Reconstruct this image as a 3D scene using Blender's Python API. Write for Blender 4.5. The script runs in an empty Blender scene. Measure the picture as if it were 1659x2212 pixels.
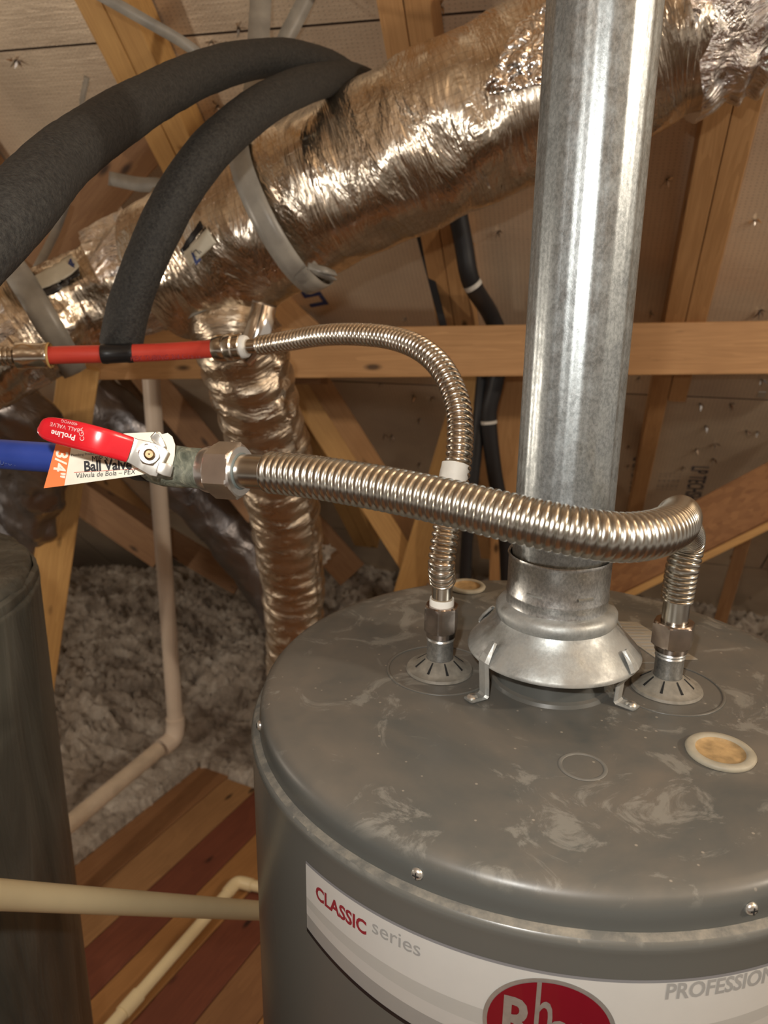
import bpy, bmesh, math, random
from mathutils import Vector as V, Matrix, noise
from mathutils.bvhtree import BVHTree
random.seed(7)
PI = math.pi
W, H, F = 1659.0, 2212.0, 1655.0
PITCH, ROLL = .278, .0126
CAM = V((0, 0, 1.786))
cp, sp_ = math.cos(PITCH), math.sin(PITCH)
FW = V((0, cp, -sp_)); UP0 = V((0, sp_, cp)); RT0 = V((1, 0, 0))
RT = RT0*math.cos(ROLL)+UP0*math.sin(ROLL); UP = UP0*math.cos(ROLL)-RT0*math.sin(ROLL)
scn = bpy.context.scene
col = scn.collection
# ---------------------------------------------------------------- camera
cd = bpy.data.cameras.new('camera'); cam = bpy.data.objects.new('camera', cd); col.objects.link(cam)
cd.sensor_fit = 'HORIZONTAL'; cd.sensor_width = 36; cd.lens = 36*F/W; cd.clip_start = .02
cam.matrix_world = Matrix.Translation(CAM) @ Matrix((RT, UP, -FW)).transposed().to_4x4()
scn.camera = cam
cd.dof.use_dof = True; cd.dof.focus_distance = .56; cd.dof.aperture_fstop = 14
scn.view_settings.view_transform = 'Standard'; scn.view_settings.look = 'None'
scn.view_settings.gamma = 1; scn.view_settings.use_curve_mapping = False
scn.view_settings.exposure = 0.2
# ---------------------------------------------------------------- world and lamps
wd = bpy.data.worlds.new('attic_air'); scn.world = wd; wd.use_nodes = True
wd.node_tree.nodes['Background'].inputs[0].default_value = (1, .87, .74, 1)
wd.node_tree.nodes['Background'].inputs[1].default_value = .34
def lamp(name, kind, loc, power, color, size, target=None, size_y=None):
    l = bpy.data.lights.new(name, kind); l.energy = power; l.color = color
    if kind == 'AREA':
        l.size = size
        if size_y: l.shape = 'RECTANGLE'; l.size_y = size_y
    else: l.shadow_soft_size = size
    o = bpy.data.objects.new(name, l); o.location = loc; col.objects.link(o)
    if target is not None: o.rotation_euler = (V(target)-V(loc)).to_track_quat('-Z', 'Y').to_euler()
    return o
lamp('phone_flash', 'POINT', CAM+V((-.05, -.02, .10)), 15, (1, .97, .91), .012)
lamp('fill_lamp_back', 'POINT', CAM+V((-.9, -.9, .75)), 13, (1, .85, .68), .06)  # added fill behind the viewpoint for the general light, not a known bulb
lamp('fill_lamp_side', 'POINT', (-1.75, 1.0, 1.45), 24, (1, .86, .70), .05)  # unseen fill added at the left to brighten the insulation
lamp('fill_lamp_right', 'POINT', CAM+V((1.9, -.1, .7)), 80, (1, .85, .68), .06)  # added fill from the right that lifts the foil panels, no known bulb

# ---------------------------------------------------------------- helpers
def ray(px, py): return FW+RT*((px-W/2)/F)+UP*((H/2-py)/F)
def at(px, py, d): return CAM+ray(px, py)*d
def at_z(px, py, z):
    r = ray(px, py); return CAM+r*((z-CAM.z)/r.z)
def tag(o, label=None, cat=None, group=None, kind=None):
    for k, v in (('label', label), ('category', cat), ('group', group), ('kind', kind)):
        if v: o[k] = v
    return o
def empty(name, loc=(0, 0, 0)):
    o = bpy.data.objects.new(name, None); o.location = loc; o.empty_display_size = .05; col.objects.link(o); return o
def thing(name, label, cat, loc=(0, 0, 0), group=None): return tag(empty(name, loc), label, cat, group)
def world_of(p):
    m = Matrix.LocRotScale(p.location, p.rotation_euler, p.scale)
    return m if p.parent is None else world_of(p.parent) @ p.matrix_parent_inverse @ m
def put(o, parent):
    if parent is not None:
        o.parent = parent
        o.matrix_parent_inverse = world_of(parent).inverted()
    return o
def mesh(name, verts, faces, mat, parent=None, smooth=True, uvs=None, auto=None):
    me = bpy.data.meshes.new(name); me.from_pydata([tuple(v) for v in verts], [], faces)
    if uvs is not None:
        ul = me.uv_layers.new(name='UVMap'); flat = []
        for u in uvs: flat.extend(u)
        ul.data.foreach_set('uv', flat)
    for m in (mat if isinstance(mat, (list, tuple)) else [mat]): me.materials.append(m)
    if smooth: me.polygons.foreach_set('use_smooth', [True]*len(me.polygons))
    me.update()
    if auto: me.set_sharp_from_angle(angle=math.radians(auto))
    o = bpy.data.objects.new(name, me); col.objects.link(o); put(o, parent); return o
def catmull(pts, n=12):
    P = [V(p) for p in pts]; P = [P[0]*2-P[1]]+P+[P[-1]*2-P[-2]]; out = []
    for i in range(1, len(P)-2):
        a, b, c, d = P[i-1:i+3]
        for k in range(n):
            t = k/n
            out.append(.5*((2*b)+(c-a)*t+(2*a-5*b+4*c-d)*t*t+(3*b-a-3*c+d)*t**3))
    out.append(P[-2]); return out
def resample(pts, step):
    L = [0]
    for a, b in zip(pts, pts[1:]): L.append(L[-1]+(b-a).length)
    n = max(2, int(round(L[-1]/step))); out = []; j = 0
    for i in range(n+1):
        s = L[-1]*i/n
        while j < len(L)-2 and L[j+1] < s: j += 1
        t = (s-L[j])/max(1e-9, L[j+1]-L[j]); out.append(pts[j].lerp(pts[j+1], min(1, max(0, t))))
    return out, L[-1]
def sweep(name, path, rad, mat, parent=None, seg=24, step=.02, caps=True, disp=None, n=12, raw=False, auto=None):
    """tube along a spline; rad(s) or number; disp(s, angle, point) adds to the radius; UV in metres"""
    pts = [V(p) for p in path] if raw else catmull(path, n)
    pts, L = resample(pts, step); N = len(pts)
    T = [(pts[min(i+1, N-1)]-pts[max(i-1, 0)]).normalized() for i in range(N)]
    ref = V((0, 0, 1)) if abs(T[0].z) < .9 else V((1, 0, 0))
    u = (ref-T[0]*ref.dot(T[0])).normalized(); verts = []; ds = L/(N-1)
    for i in range(N):
        if i:
            u = (u-T[i]*u.dot(T[i])).normalized()
        w = T[i].cross(u); s = i*ds; r = rad(s) if callable(rad) else rad
        for k in range(seg):
            a = 2*PI*k/seg; dirn = u*math.cos(a)+w*math.sin(a); rr = r
            if disp: rr += disp(s, a, pts[i]+dirn*r)
            verts.append(pts[i]+dirn*rr)
    faces = []; uvs = []; r0 = rad(0) if callable(rad) else rad; c = 2*PI*max(r0, .004)
    for i in range(N-1):
        for k in range(seg):
            k2 = (k+1) % seg
            faces.append((i*seg+k, (i+1)*seg+k, (i+1)*seg+k2, i*seg+k2))
            v0, v1 = k/seg*c, (k+1)/seg*c
            uvs += [(i*ds, v0), ((i+1)*ds, v0), ((i+1)*ds, v1), (i*ds, v1)]
    if caps:
        faces.append(tuple(range(seg))); uvs += [(0, 0)]*seg
        faces.append(tuple(reversed(range((N-1)*seg, N*seg)))); uvs += [(0, 0)]*seg
    return mesh(name, verts, faces, mat, parent, True, uvs, auto or 60)
def lathe(name, prof, mat, parent=None, seg=64, base=(0, 0, 0), axis=(0, 0, 1), auto=35, disp=None, closed=False):
    base = V(base); ax = V(axis).normalized()
    ref = V((1, 0, 0)) if abs(ax.x) < .9 else V((0, 1, 0))
    u = (ref-ax*ref.dot(ax)).normalized(); w = ax.cross(u); verts = []; faces = []; uvs = []
    for (r, z) in prof:
        for k in range(seg):
            a = 2*PI*k/seg; rr = r+(disp(a, z) if disp else 0)
            verts.append(base+ax*z+(u*math.cos(a)+w*math.sin(a))*rr)
    M = len(prof); run = 0
    for i in range(M-1 if not closed else M):
        j = (i+1) % M; d = math.hypot(prof[j][0]-prof[i][0], prof[j][1]-prof[i][1])
        for k in range(seg):
            k2 = (k+1) % seg
            faces.append((i*seg+k, i*seg+k2, j*seg+k2, j*seg+k))
            R = max(prof[i][0], .005)*2*PI
            uvs += [(k/seg*R, run), ((k+1)/seg*R, run), ((k+1)/seg*R, run+d), (k/seg*R, run+d)]
        run += d
    return mesh(name, verts, faces, mat, parent, True, uvs, auto)
def prism(name, poly, a, b, mat, parent=None, bevel=0, ref=None, smooth=False):
    """polygon [(x,y)] in the plane across a->b, extruded from a to b"""
    a = V(a); b = V(b); ax = (b-a).normalized(); ref = V(ref) if ref is not None else (V((0, 0, 1)) if abs(ax.z) < .9 else V((1, 0, 0)))
    u = (ref-ax*ref.dot(ax)).normalized(); w = ax.cross(u); n = len(poly)
    vs = [a+u*x+w*y for x, y in poly]+[b+u*x+w*y for x, y in poly]
    fs = [(i, (i+1) % n, n+(i+1) % n, n+i) for i in range(n)]+[tuple(reversed(range(n))), tuple(range(n, 2*n))]
    o = mesh(name, vs, fs, mat, parent, smooth)
    fix(o)
    if bevel: bev(o, bevel)
    return o
def fix(o):
    bm = bmesh.new(); bm.from_mesh(o.data); bmesh.ops.recalc_face_normals(bm, faces=bm.faces); bm.to_mesh(o.data); bm.free()
def bev(o, w, seg=2):
    m = o.modifiers.new('bevel', 'BEVEL'); m.width = w; m.segments = seg; m.limit_method = 'ANGLE'
def hexpoly(ac): return [(ac/2/math.cos(PI/6)*math.cos(PI/3*k), ac/2/math.cos(PI/6)*math.sin(PI/3*k)) for k in range(6)]
def hexnut(name, a, b, ac, mat, parent, bore=None, rot=0):
    """hexagonal nut with turned (chamfered) ends"""
    a = V(a); b = V(b); ax = (b-a).normalized(); L = (b-a).length; seg = 48
    ref = V((0, 0, 1)) if abs(ax.z) < .9 else V((1, 0, 0)); u = (ref-ax*ref.dot(ax)).normalized(); w = ax.cross(u)
    R = ac/2/math.cos(PI/6); rings = []
    def hr(t):
        t = (t-rot) % (PI/3)-PI/6; return ac/2/math.cos(t)
    bo = bore or ac*.36
    lev = [(0, 'c', bo), (0, 'c', ac/2*.97)]+[(x, 'h', None) for x in (.0, .04, .09, .16, .84, .91, .96, 1.)]+[(1, 'c', ac/2*.97), (1, 'c', bo)]
    vs = []
    for f, kd, r in lev:
        for k in range(seg):
            t = 2*PI*k/seg
            if kd == 'c': rr = r
            else:
                e = min(f, 1-f)*L; lim = ac/2*.97+e*1.7; rr = min(hr(t), lim)
            vs.append(a+ax*(L*f)+(u*math.cos(t)+w*math.sin(t))*rr)
    fs = []
    for i in range(len(lev)-1):
        for k in range(seg): fs.append((i*seg+k, i*seg+(k+1) % seg, (i+1)*seg+(k+1) % seg, (i+1)*seg+k))
    return mesh(name, vs, fs, mat, parent, True, None, 20)
def board(name, p0, p1, w, t, mat, parent=None, face=None, bevel=.0015):
    """timber from p0 to p1: w measured across, t in the direction the wide face looks (face)"""
    p0 = V(p0); p1 = V(p1); L = (p1-p0).length; x = (p1-p0)/L
    f = V(face) if face is not None else (CAM-(p0+p1)/2)
    z = (f-x*f.dot(x)).normalized(); y = z.cross(x)
    vs = [(sx*L/2, sy*w/2, sz*t/2) for sx in (-1, 1) for sy in (-1, 1) for sz in (-1, 1)]
    fs = [(0, 1, 3, 2), (4, 6, 7, 5), (0, 4, 5, 1), (2, 3, 7, 6), (0, 2, 6, 4), (1, 5, 7, 3)]
    o = mesh(name, vs, fs, mat, None, False)
    M = Matrix((x, y, z)).transposed().to_4x4(); M.translation = (p0+p1)/2
    o.matrix_world = M
    o.location = M.translation; o.rotation_euler = M.to_euler()
    if bevel: bev(o, bevel, 1)
    put(o, parent)
    return o
def text_mesh(txt, size, bold=0.0, sx=1.0, space=1.0, depth=0.0, shear=0.0):
    c = bpy.data.curves.new('letters', 'FONT'); c.body = txt; c.size = size; c.offset = bold; c.space_character = space; c.shear = shear
    c.extrude = depth; c.resolution_u = 3
    o = bpy.data.objects.new('letters', c); col.objects.link(o)
    bpy.context.view_layer.update()
    me = bpy.data.meshes.new_from_object(o.evaluated_get(bpy.context.evaluated_depsgraph_get()))
    bpy.data.objects.remove(o); bpy.data.curves.remove(c)
    vs = [V((v.co.x*sx, v.co.y, v.co.z)) for v in me.vertices]; fs = [tuple(p.vertices) for p in me.polygons]
    bpy.data.meshes.remove(me); return vs, fs
def flat_text(name, txt, origin, xd, yd, size, mat, parent=None, centre=True, **k):
    vs, fs = text_mesh(txt, size, **k)
    if centre:
        mx = (min(v.x for v in vs)+max(v.x for v in vs))/2; my = (min(v.y for v in vs)+max(v.y for v in vs))/2
    else: mx = my = 0
    xd = V(xd).normalized(); yd = V(yd).normalized(); n = xd.cross(yd)
    return mesh(name, [V(origin)+xd*(v.x-mx)+yd*(v.y-my)+n*v.z for v in vs], fs, mat, parent, False)
def bvh_of(objs):
    vs = []; fs = []
    for o in objs:
        b = len(vs); M = o.matrix_world if o.parent is None else Matrix.Identity(4)
        vs += [v.co.copy() for v in o.data.vertices]; fs += [tuple(i+b for i in p.vertices) for p in o.data.polygons]
    return BVHTree.FromPolygons(vs, fs)
def drape(name, bvh, quad, mat, parent, off=.002, nu=14, nv=6, lift=0):
    """a flexible card stuck to a surface: quad of four photo points found on that surface, given thickness"""
    a, b, c, d = quad; top = []; fallback = None
    for j in range(nv+1):
        for i in range(nu+1):
            u = i/nu; v = j/nv
            x = (a[0]*(1-u)+b[0]*u)*(1-v)+(d[0]*(1-u)+c[0]*u)*v; y = (a[1]*(1-u)+b[1]*u)*(1-v)+(d[1]*(1-u)+c[1]*u)*v
            r = ray(x, y).normalized(); h = bvh.ray_cast(CAM, r)
            if h[0] is None: top.append(None); continue
            nrm = h[1] if h[1].dot(r) < 0 else -h[1]
            top.append((h[0], nrm))
    good = [t for t in top if t]
    if not good: return None
    md = sorted((t[0]-CAM).dot(FW) for t in good)[len(good)//2]
    vs = []
    for j in range(nv+1):
        for i in range(nu+1):
            t = top[j*(nu+1)+i]
            if t is None:
                u = i/nu; v = j/nv
                x = (a[0]*(1-u)+b[0]*u)*(1-v)+(d[0]*(1-u)+c[0]*u)*v; y = (a[1]*(1-u)+b[1]*u)*(1-v)+(d[1]*(1-u)+c[1]*u)*v
                vs.append(at(x, y, md))
            else: vs.append(t[0]+t[1]*(off+lift*abs(noise.noise(t[0]*38))+lift*.6*abs(noise.noise(t[0]*90))))
    fs = [(j*(nu+1)+i, j*(nu+1)+i+1, (j+1)*(nu+1)+i+1, (j+1)*(nu+1)+i) for j in range(nv) for i in range(nu)]
    o = mesh(name, vs, fs, mat, parent, True)
    s = o.modifiers.new('thickness', 'SOLIDIFY'); s.thickness = .0012; s.offset = 0
    return o

# ---------------------------------------------------------------- materials
MATS = {}
class NT:
    def __init__(s, name):
        m = bpy.data.materials.new(name); m.use_nodes = True; s.m = m; s.t = m.node_tree; s.b = s.t.nodes['Principled BSDF']; MATS[name] = m
    def n(s, typ, **k):
        nd = s.t.nodes.new(typ)
        for a, v in k.items():
            if a.startswith('i_'):
                key = a[2:]; key = int(key) if key.isdigit() else key.replace('_', ' ')
                nd.inputs[key].default_value = v
            else: setattr(nd, a, v)
        return nd
    def l(s, a, b): s.t.links.new(a, b)
    def set(s, **k):
        for a, v in k.items(): s.b.inputs[a.replace('_', ' ')].default_value = v
    def coord(s, out='Object', scale=(1, 1, 1), rot=(0, 0, 0)):
        c = s.n('ShaderNodeTexCoord'); mp = s.n('ShaderNodeMapping'); mp.inputs['Scale'].default_value = scale; mp.inputs['Rotation'].default_value = rot
        s.l(c.outputs[out], mp.inputs[0]); return mp.outputs[0]
    def noise(s, co, scale, detail=4, rough=.55, dist=0):
        nd = s.n('ShaderNodeTexNoise'); nd.inputs['Scale'].default_value = scale; nd.inputs['Detail'].default_value = detail
        nd.inputs['Roughness'].default_value = rough; nd.inputs['Distortion'].default_value = dist
        if co is not None: s.l(co, nd.inputs['Vector'])
        return nd.outputs['Fac']
    def ramp(s, fac, stops):
        r = s.n('ShaderNodeValToRGB'); e = r.color_ramp.elements
        while len(e) < len(stops): e.new(.5)
        for i, (p, c) in enumerate(stops): e[i].position = p; e[i].color = (*c, 1) if len(c) == 3 else c
        s.l(fac, r.inputs[0]); return r.outputs[0]
    def mix(s, fac, a, b):
        m = s.n('ShaderNodeMix', data_type='RGBA')
        if isinstance(fac, (int, float)): m.inputs[0].default_value = fac
        else: s.l(fac, m.inputs[0])
        for i, x in ((6, a), (7, b)):
            if isinstance(x, tuple): m.inputs[i].default_value = (*x, 1)
            else: s.l(x, m.inputs[i])
        return m.outputs[2]
    def math(s, op, a, b=None):
        m = s.n('ShaderNodeMath', operation=op)
        for i, x in enumerate((a, b)):
            if x is None: continue
            if isinstance(x, (int, float)): m.inputs[i].default_value = x
            else: s.l(x, m.inputs[i])
        return m.outputs[0]
    def bump(s, h, strength=.3, dist=.002, prev=None):
        b = s.n('ShaderNodeBump'); b.inputs['Strength'].default_value = strength; b.inputs['Distance'].default_value = dist
        s.l(h, b.inputs['Height'])
        if prev: s.l(prev, b.inputs['Normal'])
        return b.outputs[0]
    def col(s, c): s.l(c, s.b.inputs['Base Color'])
    def rough(s, c): s.l(c, s.b.inputs['Roughness'])
    def nrm(s, c): s.l(c, s.b.inputs['Normal'])
def flat(name, c, rough=.5, metal=0, coat=0, grain=0.06, gs=60, bmp=0):
    t = NT(name); t.set(Roughness=rough, Metallic=metal)
    if coat: t.b.inputs['Coat Weight'].default_value = coat
    f = t.noise(t.coord(), gs, 4)
    t.col(t.ramp(f, [(.3, tuple(x*(1-grain) for x in c)), (.7, tuple(min(1, x*(1+grain)) for x in c))]))
    if bmp: t.nrm(t.bump(f, bmp, .001))
    return t.m
def wood(name, light, dark, ring=14, knots=True, rough=.62):
    t = NT(name); co = t.coord('Object', (1, 1, 1))
    r = t.n('ShaderNodeObjectInfo'); add = t.n('ShaderNodeVectorMath', operation='ADD'); sc = t.n('ShaderNodeVectorMath', operation='SCALE')
    cmb = t.n('ShaderNodeCombineXYZ'); t.l(r.outputs['Random'], cmb.inputs[0]); t.l(r.outputs['Random'], cmb.inputs[1]); t.l(r.outputs['Random'], cmb.inputs[2])
    sc.inputs[3].default_value = 37; t.l(cmb.outputs[0], sc.inputs[0]); t.l(co, add.inputs[0]); t.l(sc.outputs[0], add.inputs[1])
    mp = t.n('ShaderNodeMapping'); mp.inputs['Scale'].default_value = (1.1, ring, ring); t.l(add.outputs[0], mp.inputs[0])
    g = t.noise(mp.outputs[0], 1.6, 3, .5, .9)
    bands = t.math('FRACT', t.math('MULTIPLY', g, 7.0))
    g2 = t.n('ShaderNodeMapping'); g2.inputs['Scale'].default_value = (6, 220, 220); t.l(add.outputs[0], g2.inputs[0])
    fib = t.noise(g2.outputs[0], 1, 3, .6)
    c = t.mix(bands, light, tuple(a*.6+b*.4 for a, b in zip(light, dark)))
    c = t.mix(t.ramp(fib, [(.35, (0, 0, 0)), (.75, (.45, .45, .45))]), c, dark)
    blot = t.noise(add.outputs[0], 3.5, 3, .6)
    c = t.mix(t.ramp(blot, [(.35, (0, 0, 0)), (.75, (.5, .5, .5))]), c, dark)
    if knots:
        vo = t.n('ShaderNodeTexVoronoi'); vo.inputs['Scale'].default_value = 1
        m2 = t.n('ShaderNodeMapping'); m2.inputs['Scale'].default_value = (5, 13, 13); t.l(add.outputs[0], m2.inputs[0]); t.l(m2.outputs[0], vo.inputs['Vector'])
        c = t.mix(t.ramp(vo.outputs['Distance'], [(.06, (1, 1, 1)), (.15, (0, 0, 0))]), c, tuple(x*.28 for x in dark))
    t.col(c); t.set(Roughness=rough); t.nrm(t.bump(fib, .25, .0008)); return t.m
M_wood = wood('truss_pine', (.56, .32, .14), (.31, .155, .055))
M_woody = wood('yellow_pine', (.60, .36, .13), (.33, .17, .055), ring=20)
M_wooddk = wood('shade_toned_pine', (.33, .185, .085), (.17, .08, .035))  # pine with the shade of the dim places put into its colour
M_deck = [wood('deck_brown', (.30, .15, .065), (.17, .075, .03), 10), wood('deck_tan', (.37, .20, .085), (.20, .10, .04), 10),
          wood('deck_red', (.20, .06, .03), (.10, .026, .014), 10), wood('deck_orange', (.42, .205, .07), (.22, .10, .03), 10)]
# OSB
t = NT('strand_board'); vo = t.n('ShaderNodeTexVoronoi'); vo.inputs['Scale'].default_value = 40; t.l(t.coord('Object', (1, 2.2, 1)), vo.inputs['Vector'])
t.col(t.mix(t.math('MULTIPLY', vo.outputs['Color'], .7), (.34, .17, .07), (.17, .075, .03))); t.set(Roughness=.7); t.nrm(t.bump(vo.outputs['Distance'], .3, .001)); M_osb = t.m
# foil faced sheathing
t = NT('radiant_barrier_foil'); co = t.coord()
perf = t.n('ShaderNodeTexVoronoi'); perf.inputs['Scale'].default_value = 1; perf.inputs['Randomness'].default_value = .12; t.l(t.coord('Object', (85, 120, 1)), perf.inputs['Vector'])
dots = t.ramp(perf.outputs['Distance'], [(.12, (1, 1, 1)), (.2, (0, 0, 0))])
wr = t.noise(t.coord('Object', (5, 30, 10)), 3, 6, .65, .6); bl = t.noise(co, 2.2, 5, .6)
c = t.ramp(bl, [(.3, (.62, .51, .39)), (.7, (.86, .73, .56))]); t.col(t.mix(t.math('MULTIPLY', dots, .45), c, (.16, .12, .08)))
t.set(Metallic=.55); t.rough(t.ramp(bl, [(.3, (.34,)*3), (.7, (.46,)*3)]))
t.nrm(t.bump(wr, .22, .006, t.bump(dots, .3, .001))); M_sheath = t.m
t = NT('panel_edge'); t.set(Base_Color=(.09, .05, .03, 1), Roughness=.9); M_dark = t.m
# duct foils
def foil(name, base, rough, su, sv, grid, bs, scrimcol=(.22, .17, .12), patch=.0):
    t = NT(name); co = t.coord('UV'); x = t.n('ShaderNodeSeparateXYZ'); t.l(co, x.inputs[0])
    warp = t.noise(t.coord('UV', (9, 9, 1)), 1, 2)
    def lines(expr, per, wdt):
        f = t.math('FRACT', t.math('DIVIDE', expr, per)); d = t.math('ABSOLUTE', t.math('SUBTRACT', f, .5)); return t.math('LESS_THAN', d, wdt)
    wv = t.math('MULTIPLY', warp, .02)
    n1 = t.noise(t.coord('UV', (su, sv, 1)), 1, 7, .62, 1.1)
    n2 = t.noise(t.coord('UV', (su*.28, sv*.5, 1)), 1, 5, .6, .8)
    nb = t.bump(n2, bs, .03); nb = t.bump(n1, bs*.6, .005, nb)
    c = None
    if grid:
        a = t.math('ADD', x.outputs[0], wv); b = t.math('ADD', x.outputs[1], wv)
        g = t.math('MAXIMUM', lines(a, grid, .06), lines(b, grid*1.15, .06))
        g = t.math('MAXIMUM', g, t.math('MULTIPLY', lines(t.math('ADD', a, t.math('MULTIPLY', b, .55)), grid*3.1, .018), 1))
        nb = t.bump(g, .5, .0012, nb); c = t.mix(t.math('MULTIPLY', g, .28), base, scrimcol)
    if c is not None: t.col(c)
    else: t.set(Base_Color=(*base, 1))
    t.set(Metallic=1.0); t.rough(t.ramp(n2, [(.3, (rough*.7,)*3), (.7, (rough*1.5,)*3)])); t.nrm(nb); return t.m
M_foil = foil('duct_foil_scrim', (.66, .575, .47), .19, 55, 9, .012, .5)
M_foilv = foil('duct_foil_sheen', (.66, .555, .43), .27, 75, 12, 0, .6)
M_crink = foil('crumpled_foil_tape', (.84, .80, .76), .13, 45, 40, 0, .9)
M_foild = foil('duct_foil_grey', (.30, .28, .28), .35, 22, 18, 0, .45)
# galvanised
def galv(name, c0, c1, rough, dust=(0, 0, 0), dustamt=0.0, bs=.12):
    t = NT(name); co = t.coord('Object')
    sp = t.noise(t.coord('Object', (1, 1, .7)), 420, 3, .7); sp2 = t.noise(co, 70, 5, .6)
    c = t.ramp(sp, [(.38, c0), (.62, c1)]); c = t.mix(t.ramp(sp2, [(.4, (0, 0, 0)), (.65, (.35,)*3)]), c, c0)
    if dustamt:
        dn = t.noise(co, 22, 6, .65); dn = t.ramp(dn, [(.4, (0, 0, 0)), (.65, (dustamt,)*3)]); c = t.mix(dn, c, dust)
        t.l(t.math('SUBTRACT', .9, dn), t.b.inputs['Metallic'])
    else: t.set(Metallic=.9)
    t.col(c); t.rough(t.ramp(sp2, [(.3, (rough*.8,)*3), (.7, (rough*1.3,)*3)])); t.nrm(t.bump(sp, bs, .0006)); return t.m
M_galv = galv('galvanised_flue', (.30, .325, .33), (.47, .50, .51), .37)
M_hood = galv('dusty_galvanised_hood', (.36, .38, .375), (.46, .48, .475), .46, (.27, .26, .235), .95)
M_nip = galv('zinc_nipple', (.40, .41, .41), (.62, .63, .62), .33)
M_steel = flat('stainless', (.66, .60, .52), .20, 1.0, grain=.1, gs=30)
M_steelc = flat('stainless_satin', (.52, .50, .45), .25, 1.0, grain=.12, gs=40, bmp=.1)
M_nick = flat('nickel_nut', (.42, .37, .34), .22, 1.0, grain=.2, gs=90, bmp=.12)
M_chrome = flat('chrome', (.80, .77, .75), .30, 1.0, grain=.1)
M_zinc = flat('zinc_plate', (.74, .73, .69), .30, .9, grain=.08, bmp=.1)
# heater paint with dust
def paint(name, base, dust, amt, rough=.33, scuff=(.30, .29, .26)):
    t = NT(name); co = t.coord('Object'); g = t.n('ShaderNodeNewGeometry'); z = t.n('ShaderNodeSeparateXYZ'); t.l(g.outputs['Normal'], z.inputs[0])
    up = t.ramp(z.outputs[2], [(.2, (0, 0, 0)), (.9, (1, 1, 1))])
    d1 = t.noise(co, 5.5, 8, .62, .5); d2 = t.noise(co, 19, 8, .7, 1.2); fine = t.noise(co, 320, 3, .7)
    dm = t.math('MULTIPLY', t.ramp(d1, [(.36, (0, 0, 0)), (.60, (amt,)*3)]), up)
    c = t.mix(dm, base, dust)
    sc = t.math('MULTIPLY', t.ramp(d2, [(.55, (0, 0, 0)), (.62, (.45,)*3)]), up); c = t.mix(sc, c, scuff)
    sp = t.n('ShaderNodeTexVoronoi'); sp.inputs['Scale'].default_value = 70; t.l(co, sp.inputs['Vector'])
    spk = t.math('MULTIPLY', t.ramp(sp.outputs['Distance'], [(.055, (1, 1, 1)), (.09, (0, 0, 0))]), up)
    c = t.mix(t.math('MULTIPLY', spk, .5), c, (.42, .37, .30))
    t.col(c); t.rough(t.math('ADD', t.math('MULTIPLY', dm, .3), rough)); t.nrm(t.bump(fine, .06, .0005)); return t.m
M_paint = paint('grey_enamel', (.088, .091, .085), (.16, .137, .11), .85, .30, (.29, .28, .245))
M_body = paint('grey_enamel_body', (.112, .112, .102), (.17, .16, .135), .4, .27)
M_wrap = None
t = NT('shrink_wrapped_grey'); co = t.coord('Object', (1, 1, .13)); n1 = t.noise(co, 22, 5, .6, .5)
t.col(t.ramp(n1, [(.3, (.055, .057, .048)), (.72, (.14, .135, .113))])); t.set(Roughness=.33); t.nrm(t.bump(n1, .5, .01)); M_wrap = t.m
t = NT('dust_ledge'); t.col(t.ramp(t.noise(t.coord(), 60, 6, .7), [(.40, (.115, .112, .10)), (.70, (.26, .235, .19))])); t.set(Roughness=.7); M_dust = t.m
t = NT('black_foam'); f = t.noise(t.coord(), 260, 4, .75); f2 = t.noise(t.coord(), 14, 4)
t.col(t.ramp(f, [(.35, (.007, .007, .007)), (.74, (.045, .043, .038))])); t.set(Roughness=.72); t.b.inputs['Sheen Weight'].default_value = .0
t.nrm(t.bump(f, .8, .0015, t.bump(f2, .25, .01))); M_foam = t.m
M_foam2 = flat('black_rubber_sleeve', (.018, .018, .02), .5, gs=40)
def pexmat(name, c, c2):
    t = NT(name); t.col(t.ramp(t.noise(t.coord(), 30, 4), [(.3, c), (.7, c2)])); t.set(Roughness=.36); t.b.inputs['Subsurface Weight'].default_value = .0; return t.m
M_red = pexmat('red_tubing', (.50, .045, .03), (.58, .06, .038)); M_blue = pexmat('blue_tubing', (.02, .045, .24), (.03, .06, .30))
M_vinyl = flat('red_vinyl', (.52, .012, .02), .24, grain=.04, coat=.3)
M_vinyldk = flat('black_tape', (.012, .012, .013), .3)
t = NT('pipe_dope_body'); f = t.noise(t.coord('Object', (1, 1, 1)), 60, 6, .7, 1.5)
t.col(t.ramp(f, [(.35, (.075, .085, .065)), (.52, (.16, .17, .13)), (.68, (.33, .33, .25))])); t.set(Roughness=.5); t.nrm(t.bump(f, .6, .002)); M_dope = t.m
M_pvc = flat('white_pvc', (.62, .52, .42), .42, grain=.08, gs=8)
M_pvcd = flat('dusty_pvc', (.56, .46, .35), .5, grain=.12, gs=20)
M_cpvc = flat('cream_pipe', (.78, .65, .40), .38, grain=.05, gs=12)
M_paper = flat('tag_paper', (.80, .76, .64), .55, grain=.05, gs=120)
M_orange = flat('tag_orange', (.86, .22, .07), .5, grain=.05)
M_ink = flat('black_ink', (.03, .03, .035), .6); M_inkred = flat('dark_red_ink', (.25, .02, .03), .45); M_inkgrey = flat('grey_ink', (.32, .32, .31), .45)
M_inkblue = flat('blue_ink', (.03, .05, .16), .5); M_inkwhite = flat('white_ink', (.85, .72, .70), .4); M_inkline = flat('red_line_ink', (.6, .12, .08), .5)
M_inkpale = flat('pale_red_ink', (.80, .45, .45), .4)
M_inkfoil = flat('stencil_ink', (.10, .09, .10), .6)
M_wht = flat('label_white', (.56, .555, .53), .26, grain=.015, coat=.3)
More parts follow.
